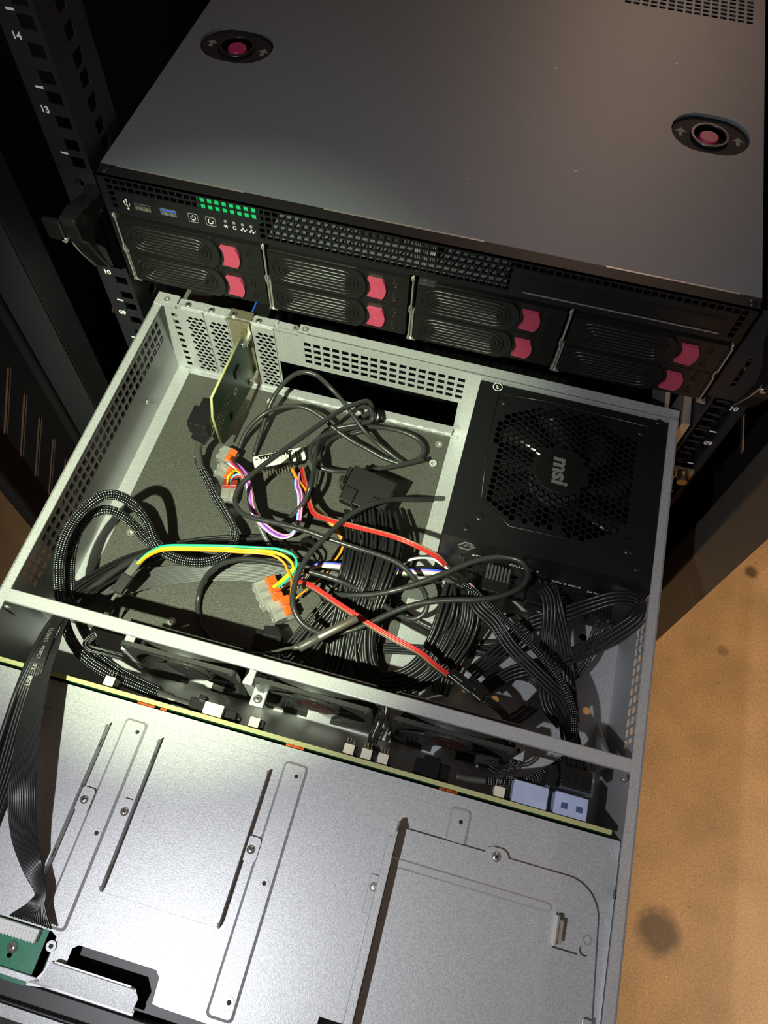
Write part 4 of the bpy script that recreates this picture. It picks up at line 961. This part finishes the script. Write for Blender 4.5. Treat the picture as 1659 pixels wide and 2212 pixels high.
for k in range(9): mb.cyl(mp(-13 + k * 2.6, 7.6, 1.4), (0, 0, 1), .6, 1.4, 8)
obj('solder_point', mb, GOLD, t)
for k, x in enumerate((9, 14.5, 17)):
    m2 = MB(); m2.box(x - .9, x + .9, -9, 3, 1.6, 3.6, mp); obj('jumper_plug', m2, BLKP, t, bevel=.2, seg=1)
mb = MB(); mb.box(11, 16, -3, 3, 1.4, 2.6, mp); obj('chip', mb, IVORY, t)
# --- temperature probe
t = thing('temperature_probe', 'thin steel temperature probe lying across the black cables', 'probe', L(700, 1380, -14))
a, b = L(686, 1378, -9), L(771, 1335, -7); d = (b - a)
mb = MB(); mb.cyl(a, d, 2.95, d.length, 24); obj('steel_tube', mb, TUBE, t, bevel=.5)
mb = MB(); mb.cyl(b + d.normalized() * .02, d, 2.4, .1, 20); obj('tube_end', mb, DRED, t)
mb = MB(); e = L(645, 1400, -12); mb.cyl(e, a + d * .05 - e, 3.1, (a - e).length + 2, 20); obj('heat_shrink', mb, HSHR, t, bevel=1)
mb = MB(); cable(mb, zz([(648, 1398), (622, 1400), (590, 1408), (560, 1412), (520, 1412), (480, 1405)], [-13, -16, -30, -50, -66]), [1.8] * 5 + [1.0] * 31, 8, 7); obj('lead', mb, HSHR, t)
# --- moulded plug
c = L(588, 1378, -70); ux = (L(620, 1388, -70) - L(548, 1372, -70)).normalized()
t = thing('moulded_plug', 'black moulded plug with embossed letters lying behind the crossbar', 'plug', c - V((0, 0, 8)))
mp = mapf(c, ux, V((0, 0, 1)).cross(ux), (0, 0, 1)); mb = MB(); mb.prism([(-7, -13), (8, -13), (8, 2), (3, 8), (-7, 7)], -6, 6, mp); obj('body', mb, BLKP, t, bevel=1)
mb = MB(); mb.box(-13, -7, -11, 3, -4, 3, mp); obj('neck', mb, BLKP, t, bevel=.6)
mb = MB(); mb.text('D2E5G', 3.4, lambda x, y, z: mp(x + .5, y - 3.5, 6 + z), t=.35); mb.plate(rrect(-6, -8, 7.4, 0, 1), [rrect(-5.6, -7.6, 7, -.4, .8)], .3, lambda x, y, z: mp(x, y, 6 + z)); obj('embossed_letters', mb, CABLE, t)
# --- flat and ribbon cables
t = thing('flat_usb_cable', 'flat black cable with white USB 3.0 lettering falling over the drive cage', 'cable', L(60, 1500, -20))
F1 = [(150, 1300, -16, 8), (122, 1345, -12, 5), (92, 1405, 0, 7), (62, 1480, -2, 11), (42, 1540, -8, 13), (22, 1610, -14, 14), (0, 1685, -17, 14), (-30, 1770, -18, 14), (-58, 1850, -19, 14), (-85, 1930, -19.5, 14), (-100, 2000, -20, 14)]
mb = MB(); ribbon(mb, F1, 8, 1.1, ns=6); obj('flat_sheath', mb, RIBF, t)
Q = spline([V((p.x, p.y, p.z)) for p in pts3(F1)], 20)
def along(text, s0, size, mb, gap=1.0):
    # writing that follows the flat cable
    L0 = 0; cum = [0]
    for i in range(1, len(Q)): L0 += (Q[i] - Q[i - 1]).length; cum.append(L0)
    def fr(s):
        for i in range(1, len(Q)):
            if cum[i] >= s: break
        t_ = (Q[i] - Q[i - 1]).normalized(); f = (s - cum[i - 1]) / max(1e-6, cum[i] - cum[i - 1]); return Q[i - 1].lerp(Q[i], f), t_
    def f(x, y, z):
        p, t_ = fr(s0 - x); a = V((0, 0, 1)).cross(t_).normalized(); n_ = t_.cross(a); return p - a * y + n_ * (1.3 + z) if n_.z > 0 else p - a * y - n_ * (1.3 + z)
    mb.text(text, size, f, t=.12, ax='LEFT', bold=.05)
mb = MB(); along('USB   3.0   Cable   E3A1777', 66, 3.7, mb); obj('white_lettering', mb, SILV, t)
single('thin_flat_cable', 'narrow black cable beside the USB cable at the left edge', 'cable', zz([(150, 1295), (104, 1352), (66, 1420), (34, 1500), (10, 1570), (-20, 1660), (-60, 1770), (-100, 1880), (-125, 1980)], [-18, -8, -2, -10, -16, -19, -19.5]), 1.9, RIBF)
F2 = [(170, 1296, -16, 8, .9), (138, 1350, -10, 6, .9), (118, 1395, -2, 8, .6), (99, 1440, 0, 9, .3), (80, 1500, 2, 11, .2), (64, 1570, 3, 13, .1), (53, 1650, 2, 14, 0), (47, 1720, 0, 15, 0), (52, 1800, -6, 13.5, 0), (70, 1870, -12, 10, 0), (88, 1925, -13, 7, .4), (80, 1955, -13, 10, .1), (66, 1992, -14, 25, 0)]
mb = MB(); ribbon(mb, F2, 16, .72, ns=6); tag(obj('ribbon_cable', mb, RIB), 'ridged black ribbon cable fanning into the white socket of the front green board', 'cable')
F3 = [(150, 1318, -62, 12, .3), (182, 1288, -58, 16, .2), (245, 1268, -64, 18, .1), (320, 1249, -76, 16, .1), (400, 1240, -81, 14, 0), (480, 1235, -82, 14, 0), (560, 1238, -82, 15, 0), (612, 1243, -82, 15, 0), (700, 1252, -82, 15, 0), (838, 1266, -82, 14, 0), (920, 1278, -82, 15, 0), (985, 1290, -82, 16, 0)]
mb = MB(); ribbon(mb, F3, 16, .55, ns=6); tag(obj('ribbon_cable', mb, mat('dark_grey_ribbon', (.10, .10, .10), 0, .3)), 'dark grey ribbon cable crossing the black sheet from left to right', 'cable')
F4 = [(150, 1325, -50, 10), (165, 1285, -46, 14), (232, 1240, -56, 14), (300, 1208, -66, 12), (400, 1180, -78, 10), (520, 1168, -82, 9), (600, 1172, -82, 9)]
mb = MB(); ribbon(mb, F4, 6, 1.2, ns=6); tag(obj('flat_black_cable', mb, RIBF), 'flat glossy black cable curving along under the green and yellow wires', 'cable')
# clip with clear shrink at the left end of the green and yellow wires
t = thing('inline_plug', 'small black plug with clear shrink at the left end of the green and yellow wires', 'plug', L(265, 1255, -50))
a, b = L(300, 1212, -45), L(272, 1247, -47); mb = MB(); mb.obox((a + b) / 2, b - a, (1, 1, 0), (b - a).length, 6, 3.5); obj('clear_shrink', mb, SHRK, t, bevel=.8)
a, b = L(280, 1238, -46), L(248, 1283, -48); mb = MB(); mb.obox((a + b) / 2, b - a, (1, 1, 0), (b - a).length * .8, 8.5, 4); obj('shell', mb, BLKP, t, bevel=.5)
for k in range(3):
    mb = MB(); cable(mb, zz([(250 + k * 3, 1280 + k), (238 + k * 2, 1300), (228 + k * 4, 1322), (222, 1345)], [-48, -50, -52, -56]), .55, 6, 5); obj('thin_wire', mb, HSHR, t)
# --- 24-pin plug and the thick bundle
c1, c2 = L(752, 1042, -52), L(845, 1083, -52)
t = thing('main_power_plug', 'wide black main power plug at the top of the thick wire bundle', 'plug', c1.lerp(c2, .5) - V((0, 0, 10)))
ux = (c2 - c1).normalized(); uy = V((0, 0, 1)).cross(ux); c = L(796, 1062, -54)
mp = mapf(c, ux, (uy + V((0, 0, .25))).normalized(), ux.cross((uy + V((0, 0, .25))).normalized()))
mb = MB(); mb.box(-19, 19, -15, 15, -5, 4, mp); obj('shell', mb, BLKP, t, bevel=.6)
mb = MB(); mb.box(-17, -7, -16, -4, 4, 7, mp); mb.box(6, 12, -14, -4, 4, 8, mp); mb.box(-22, -19, -8, 12, -2, 5, mp); mb.box(-24, -20, -4, 2, 2, 9, mp); obj('latch', mb, BLKP, t, bevel=.4)
mb = MB()
for k in range(12): mb.box(-18 + k * 3.1, -15.6 + k * 3.1, -17, -15, -4, 3, mp)
obj('wire_sockets', mb, BLKG, t)
BU = [(793, 1100, -52, 36, .1), (796, 1125, -50, 35), (800, 1160, -46, 34), (790, 1210, -42, 34), (775, 1255, -40, 30), (762, 1300, -42, 28), (752, 1350, -46, 26), (748, 1400, -52, 24), (752, 1440, -58, 24)]
BUA = [(775, 1098, -50, 22), (778, 1130, -46, 22), (780, 1170, -42, 22), (770, 1220, -40, 20), (758, 1262, -44, 20), (730, 1300, -56, 18), (690, 1350, -64, 20), (655, 1395, -68, 22), (625, 1430, -70, 22)]
BUB = [(793, 1104, -54, 34), (796, 1135, -50, 34), (797, 1180, -46, 33), (786, 1230, -44, 30), (773, 1275, -46, 26), (757, 1330, -52, 24), (745, 1380, -60, 24), (735, 1430, -66, 22), (715, 1480, -68, 22)]
BUC = [(822, 1112, -54, 26), (828, 1140, -50, 26), (832, 1180, -44, 24), (820, 1230, -42, 22), (806, 1275, -46, 20), (792, 1330, -54, 16), (786, 1390, -62, 14), (792, 1440, -68, 14), (820, 1472, -70, 14), (870, 1468, -66, 16), (915, 1440, -60, 18), (950, 1392, -52, 20), (975, 1335, -46, 22), (988, 1290, -44, 22), (995, 1262, -44, 20)]
mb = MB()
ribbon(mb, BUA, 8, 1.3, ns=7, jitter=.35, thick=4, seed=3); ribbon(mb, BUB, 12, 1.3, ns=7, jitter=.35, thick=5, seed=5)
tag(obj('wire_bundle', mb, WIRE), 'thick bundle of black wires fanning down from the main power plug toward the crossbar', 'wires')
mb = MB(); ribbon(mb, BUC, 14, 1.25, ns=7, jitter=.5, thick=7, seed=8)
tag(obj('wire_bundle', mb, WIRE), 'thick curved bundle of black wires sweeping round to the power supply sockets', 'wires')
BUD = [(1000, 1262, -40, 14), (1006, 1300, -38, 16), (1000, 1350, -44, 18), (975, 1400, -56, 18), (940, 1440, -66, 16), (890, 1478, -74, 14), (850, 1500, -78, 12)]
mb = MB(); ribbon(mb, BUD, 10, 1.25, ns=7, jitter=.8, thick=7, seed=11)
tag(obj('wire_bundle', mb, WIRE), 'bundle of black wires hanging from the left power supply sockets behind the curved bundle', 'wires')
BUE = [(1030, 1268, -34, 12), (1030, 1310, -40, 14), (1010, 1360, -52, 14), (985, 1410, -62, 13), (962, 1460, -70, 12), (950, 1500, -74, 10)]
mb = MB(); ribbon(mb, BUE, 7, 1.2, ns=7, jitter=.8, thick=5, seed=12)
tag(obj('wire_bundle', mb, WIRE), 'slack black wires dropping behind the ridged power supply plug', 'wires')
def flat4(label, pts, n=4, r=1.25, name='flat_power_cable', m=WIRE, jit=0):
    mb = MB(); ribbon(mb, pts, n, r, ns=8, jitter=jit); return tag(obj(name, mb, m), label, 'cable')
flat4('flat four-wire cable making the wide loop against the right wall', [(1018, 1457, -66, 8), (1086, 1399, -60, 9), (1136, 1352, -52, 9), (1217, 1327, -40, 9), (1271, 1308, -28, 8.5), (1322, 1293, -20, 8), (1360, 1292, -18, 8), (1384, 1306, -22, 7), (1378, 1335, -30, 8), (1322, 1374, -40, 9), (1271, 1401, -46, 9), (1221, 1421, -50, 9), (1160, 1440, -56, 8), (1110, 1452, -62, 8), (1069, 1474, -66, 7), (1049, 1492, -68, 7)])
flat4('flat four-wire cable running diagonally under the braided cable to the lower right', [(1020, 1282, -30, 8), (1034, 1312, -30, 8), (1069, 1346, -32, 8), (1103, 1396, -34, 8), (1143, 1437, -36, 8), (1187, 1480, -38, 8), (1216, 1508, -40, 8), (1232, 1545, -44, 7)])
flat4('flat four-wire cable hanging straight down from the middle of the power supply', [(1172, 1270, -30, 7), (1184, 1291, -30, 8), (1187, 1332, -34, 8), (1180, 1416, -48, 8), (1177, 1477, -60, 8), (1185, 1525, -66, 8), (1215, 1565, -66, 8)])
flat4('second hanging four-wire cable, just right of the straight one', [(1190, 1262, -32, 7), (1204, 1315, -34, 7), (1221, 1399, -46, 7), (1227, 1450, -54, 7), (1234, 1518, -58, 7), (1238, 1560, -58, 7)])
flat4('loose four-wire cable from the small plug curving under the looped cable', [(1300, 1338, -44, 7), (1285, 1369, -48, 5), (1268, 1416, -56, 6), (1241, 1452, -62, 7), (1187, 1486, -68, 7), (1136, 1538, -72, 7), (1100, 1560, -74, 6)], r=1.15, jit=.5)
flat4('black two-wire lead leaving the black inline plugs toward the crossbar', [(1046, 1508, -30, 4), (1072, 1526, -36, 4), (1092, 1548, -46, 4), (1100, 1568, -56, 3)], n=3, r=1.0)
flat4('flat four-wire cable arching low between the inline plugs and the braided cable', [(1036, 1500, -72, 8), (1069, 1470, -72, 8), (1110, 1455, -72, 8), (1150, 1462, -72, 8), (1180, 1492, -70, 8), (1205, 1530, -66, 8), (1230, 1562, -62, 8)])
flat4('flat cable lying on the bare floor beside the black sheet', [(700, 1395, -83, 6), (790, 1398, -83, 6), (900, 1404, -83, 6), (1000, 1408, -83, 6), (1100, 1400, -82, 6)], m=RIBF)
single('black_round_cable', 'shiny black cable lying on the silver floor strip below the curved bundle', 'cable', zz([(835, 1290), (870, 1315), (905, 1342), (945, 1362), (975, 1376), (1010, 1384), (1060, 1386), (1130, 1380)], [-82, -80, -82]), 1.6, CABLE)
single('black_round_cable', 'short black cable arch behind the upright four-wire cable', 'cable', zz([(1060, 1360), (1085, 1335), (1115, 1330), (1140, 1350), (1150, 1380), (1120, 1410), (1060, 1412), (1010, 1400)], [-80, -66, -60, -70, -80]), 1.5, CABLE)
flat4('vertical bundle of black wires entering the black backplane plug', [(1222, 1540, -52, 8), (1228, 1580, -40, 11), (1236, 1620, -26, 12), (1240, 1655, -16, 15), (1240, 1680, -14, 17)], n=9, r=1.2, name='wire_bundle', jit=.5)
# backplane plug
t = thing('backplane_plug', 'ridged black plug pushed into the pale blue socket at the right end of the backplane', 'plug', L(1243, 1700, -18))
p = L(1243, 1697, -12); mb = MB(); mb.box(p.x - 10, p.x + 9, p.y - 3, p.y + 10, -21, -9)
for k in range(4): mb.box(p.x - 10.4, p.x + 9.4, p.y - 2.4 + k * 2.3, p.y - 1.2 + k * 2.3, -9.4, -8.4)
obj('shell', mb, BLKP, t, bevel=.5)
p = L(1192, 1680, -12); mb = MB(); mb.box(p.x - 2.5, p.x + 3, p.y - 5, p.y + 8, -34, -12); tag(obj('slim_plug', mb, BLKP, bevel=.5), 'slim black plug standing between the two pale blue sockets', 'plug')
# braided thin cable on the right
t = thing('braided_cable', 'slim black braided cable descending from the power supply corner to the backplane', 'cable', L(1180, 1430, -40))
B3 = zz([(1000, 1262), (1025, 1277), (1059, 1309), (1103, 1350), (1143, 1389), (1180, 1431), (1214, 1474), (1234, 1518), (1241, 1561), (1238, 1600), (1224, 1632), (1197, 1655), (1163, 1674), (1130, 1685), (1075, 1688), (1040, 1686)], [-26, -22, -22, -24, -28, -30, -28, -26, -28, -32, -34])
mb = MB(); cable(mb, B3, 2.3, 14, 8); obj('sleeve', mb, BRAID, t)
mb = MB(); cable(mb, zz([(1050, 1687), (1015, 1683), (985, 1676)], [-33, -34, -34]), 2.5, 12, 5); obj('heat_shrink', mb, HSHR, t)
mb = MB(); p = L(940, 1663, -34); mb.box(p.x - 14, p.x + 9, -303, -292, -44, -26); mb.box(p.x - 9, p.x + 2, -303, -290, -26, -22); obj('plug', mb, BLKG, t, bevel=.6)
# inline plugs
def brick(label, p1, p2, w, h, name='inline_plug', m=BLKP, wires_=None):
    t = thing(name, label, 'plug', p1.lerp(p2, .5) - V((0, 0, h / 2))); d = p2 - p1; s = V((0, 0, 1)).cross(d).normalized()
    mb = MB(); mb.obox(p1.lerp(p2, .5), d, s, d.length, w, h); o = obj('shell', mb, m, t, bevel=.6)
    mb = MB(); mb.obox(p1.lerp(p2, .35), d, s, d.length * .4, w * .35, h + 1.6); mb.obox(p1.lerp(p2, .55), d, s, .7, w + .4, h + .4); obj('latch', mb, m, t, bevel=.3)
    return t
brick('slim black inline plug on the end of the red and brown wires', L(972, 1452, -28), L(1022, 1492, -28), 7, 6)
brick('wider black inline socket at the lower right end of the red wires', L(1008, 1472, -30), L(1046, 1506, -30), 10, 8)
brick('flat black connector with pink and blue wires in front of the power supply', L(968, 1242, -30), L(1008, 1264, -28), 9, 5)
wires('signal_wires', 'tiny pink, blue and white wires between the flat connector and the slim braided cable', [(WB, zz([(1006, 1266), (1016, 1270), (1026, 1279)], [-27, -25, -24])), (WPK, zz([(1008, 1264), (1020, 1266), (1028, 1276)], [-26, -23, -23])), (WW, zz([(1008, 1262), (1017, 1263), (1027, 1273)], [-27, -24, -24])), (WB, zz([(1006, 1269), (1014, 1273), (1024, 1281)], [-28, -26, -25]))], .8)
t = thing('ridged_plug', 'ridged black plug standing in the left sockets of the power supply', 'plug', L(1072, 1262, -44))
p = L(1072, 1252, -32); mb = MB(); mb.box(p.x - 9, p.x + 10, PY0 - 22, PY0 - 2, -52, -30); obj('shell', mb, BLKP, t, bevel=.6)
mb = MB()
for k in range(7): mb.box(p.x - 8.4 + k * 2.6, p.x - 6.8 + k * 2.6, PY0 - 13, PY0 - 1.5, -30, -28.6)
obj('grip_ribs', mb, mat('grey_plastic_ribs', (.07, .07, .07), 0, .4), t, bevel=.2, seg=1)
t = thing('ridged_plug', 'black plug with round terminals in the middle sockets of the power supply', 'plug', L(1160, 1275, -44))
p = L(1165, 1268, -36); mb = MB(); mb.box(p.x - 8, p.x + 9, PY0 - 20, PY0 - 1.5, -50, -36); obj('shell', mb, BLKP, t, bevel=.6)
for k in range(4):
    q = L(1156 + k * 12, 1238 + k * 5, -34); m2 = MB(); m2.ring((q.x, PY0 - 2.2, q.z), (0, -1, 0), 1.1, 1.9, 1.2, 12); obj('terminal', m2, CHROMD, t)
t = thing('small_socket_plug', 'small black plug under the looped cable in the right sockets of the power supply', 'plug', L(1300, 1325, -50))
p = L(1300, 1325, -42); mb = MB(); mb.box(p.x - 8, p.x + 7, PY0 - 16, PY0 - 1.5, -62, -42)
for k in range(6): mb.box(p.x - 7.4 + k * 2.4, p.x - 6.2 + k * 2.4, PY0 - 16.4, PY0 - 3, -42, -41.2)
obj('shell', mb, BLKP, t, bevel=.5)
# fan leads
def lead(label, pts, n=4, r=.75):
    mb = MB(); ribbon(mb, pts, n, r, ns=6, jitter=.4); return tag(obj('fan_lead', mb, WIRE), label, 'wires')
lead('black fan lead dropping between the left wall and the first fan', [(268, 1420, -40, 5), (225, 1408, -36, 4), (196, 1400, -34, 4), (188, 1388, -32, 4), (205, 1372, -30, 4)])
lead('black fan lead hanging between the second and third fans to the white headers', [(812, 1500, -16, 4), (822, 1535, -20, 5), (816, 1565, -26, 5), (806, 1590, -30, 5), (805, 1610, -34, 4), (818, 1628, -34, 3)])
lead('black fan lead curling under the right end of the third fan', [(1112, 1620, -30, 6), (1118, 1645, -32, 7), (1100, 1662, -34, 6), (1075, 1660, -34, 5), (1058, 1650, -34, 5)])
lead('thin wire lead from the first backplane socket beside the braided cables', [(500, 1560, -30, 3), (515, 1552, -28, 3), (505, 1545, -30, 3), (470, 1535, -30, 4)], n=3)
t = thing('small_plug', 'black wire plug beside the ivory socket at the end of the braided cables', 'plug', L(490, 1542, -34))
p = L(492, 1545, -28); mb = MB(); mb.box(p.x - 5, p.x + 6, -303.5, -296, -40, -26); mb.box(p.x - 2, p.x + 8, -303.5, -297, -36, -30); obj('shell', mb, BLKP, t, bevel=.4)
single('thin_black_wire', 'thin black wire curling beneath the driver board plugs', 'wire', zz([(640, 1190), (655, 1175), (668, 1185), (680, 1205), (672, 1225)], [-78, -70, -72, -80]), .8, WIRE)
c = L(664, 1175, -78); t = thing('jumper_housing', 'little black jumper housing lying between the looped cables', 'plug', c - V((0, 0, 2)))
mb = MB(); mb.obox(c, (1, -1, 0), (1, 1, 0), 12, 6, 3); mb.obox(c + V((5, 1, 1)), (1, -.6, 0), (1, 1, 0), 10, 3, 3); obj('shell', mb, BLKP, t, bevel=.3)
# cable seen through the gap under the upper server
t = thing('rear_plug', 'dark cable plug with a blue edge in the gap behind the green card bracket', 'plug', (-128, 20, -22))
mb = MB(); mb.box(-136, -122, 9, 30, -20, -5); mb.box(-133, -125, 30, 60, -18, -8); obj('shell', mb, BLKP, t, bevel=1)
mb = MB(); mb.box(-137.2, -136, 10, 29, -9, -5.5); obj('blue_edge', mb, USBB, t)
# ================================================================== FRONT USB BOARD
t = thing('front_board', 'small green circuit board with a long white socket in the lower left corner', 'circuit board', (-118, -458, SZ))
mb = MB(); A = [L(u, v, -19) for u, v in ((-30, 1962), (113, 2003), (88, 2092), (-60, 2070))]
ux = V((1, 0.005, 0)).normalized(); uy = V((0, 0, 1)).cross(ux); p1 = L(110, 2003, -23.6); mp = mapf(p1, ux, uy, (0, 0, 1))
mb.plate([(-60, -30), (-2, -30), (0, -28), (0, 0), (-60, 0)], [ngon(-16.5, -18.5, 1.5, 12)], 1.5, lambda x, y, z: mp(x, y, z - 1.5)); obj('board', mb, mat('bright_circuit_board', (.02, .22, .12), 0, .3, var=.12, nscale=400), t)
mb = MB(); mb.box(-31, -4, -9, -2.2, 0, 4.5, mp); sk = obj('wire_socket', mb, WHT, t, bevel=.4, label='white socket')
for k in range(13):
    m2 = MB(); x = -29.6 + k * 2.0; m2.box(x, x + 1.1, -9.3, -4.4, 3.2, 4.9, mp); obj('socket_rib', m2, WHT, sk)
screw(t, mp(-16.5, -14.5, 0), r=3.2, h=1.8)
mb = MB()
for k in range(5): mb.box(-36 - k * 4, -34.5 - k * 4, -10 - (k % 2) * 5, -8.5 - (k % 2) * 5, 0, .5, mp)
mb.text('D-  D+', 2.2, lambda x, y, z: mp(x - 34, y - 24, z), t=.08); obj('board_marks', mb, WHT, t)
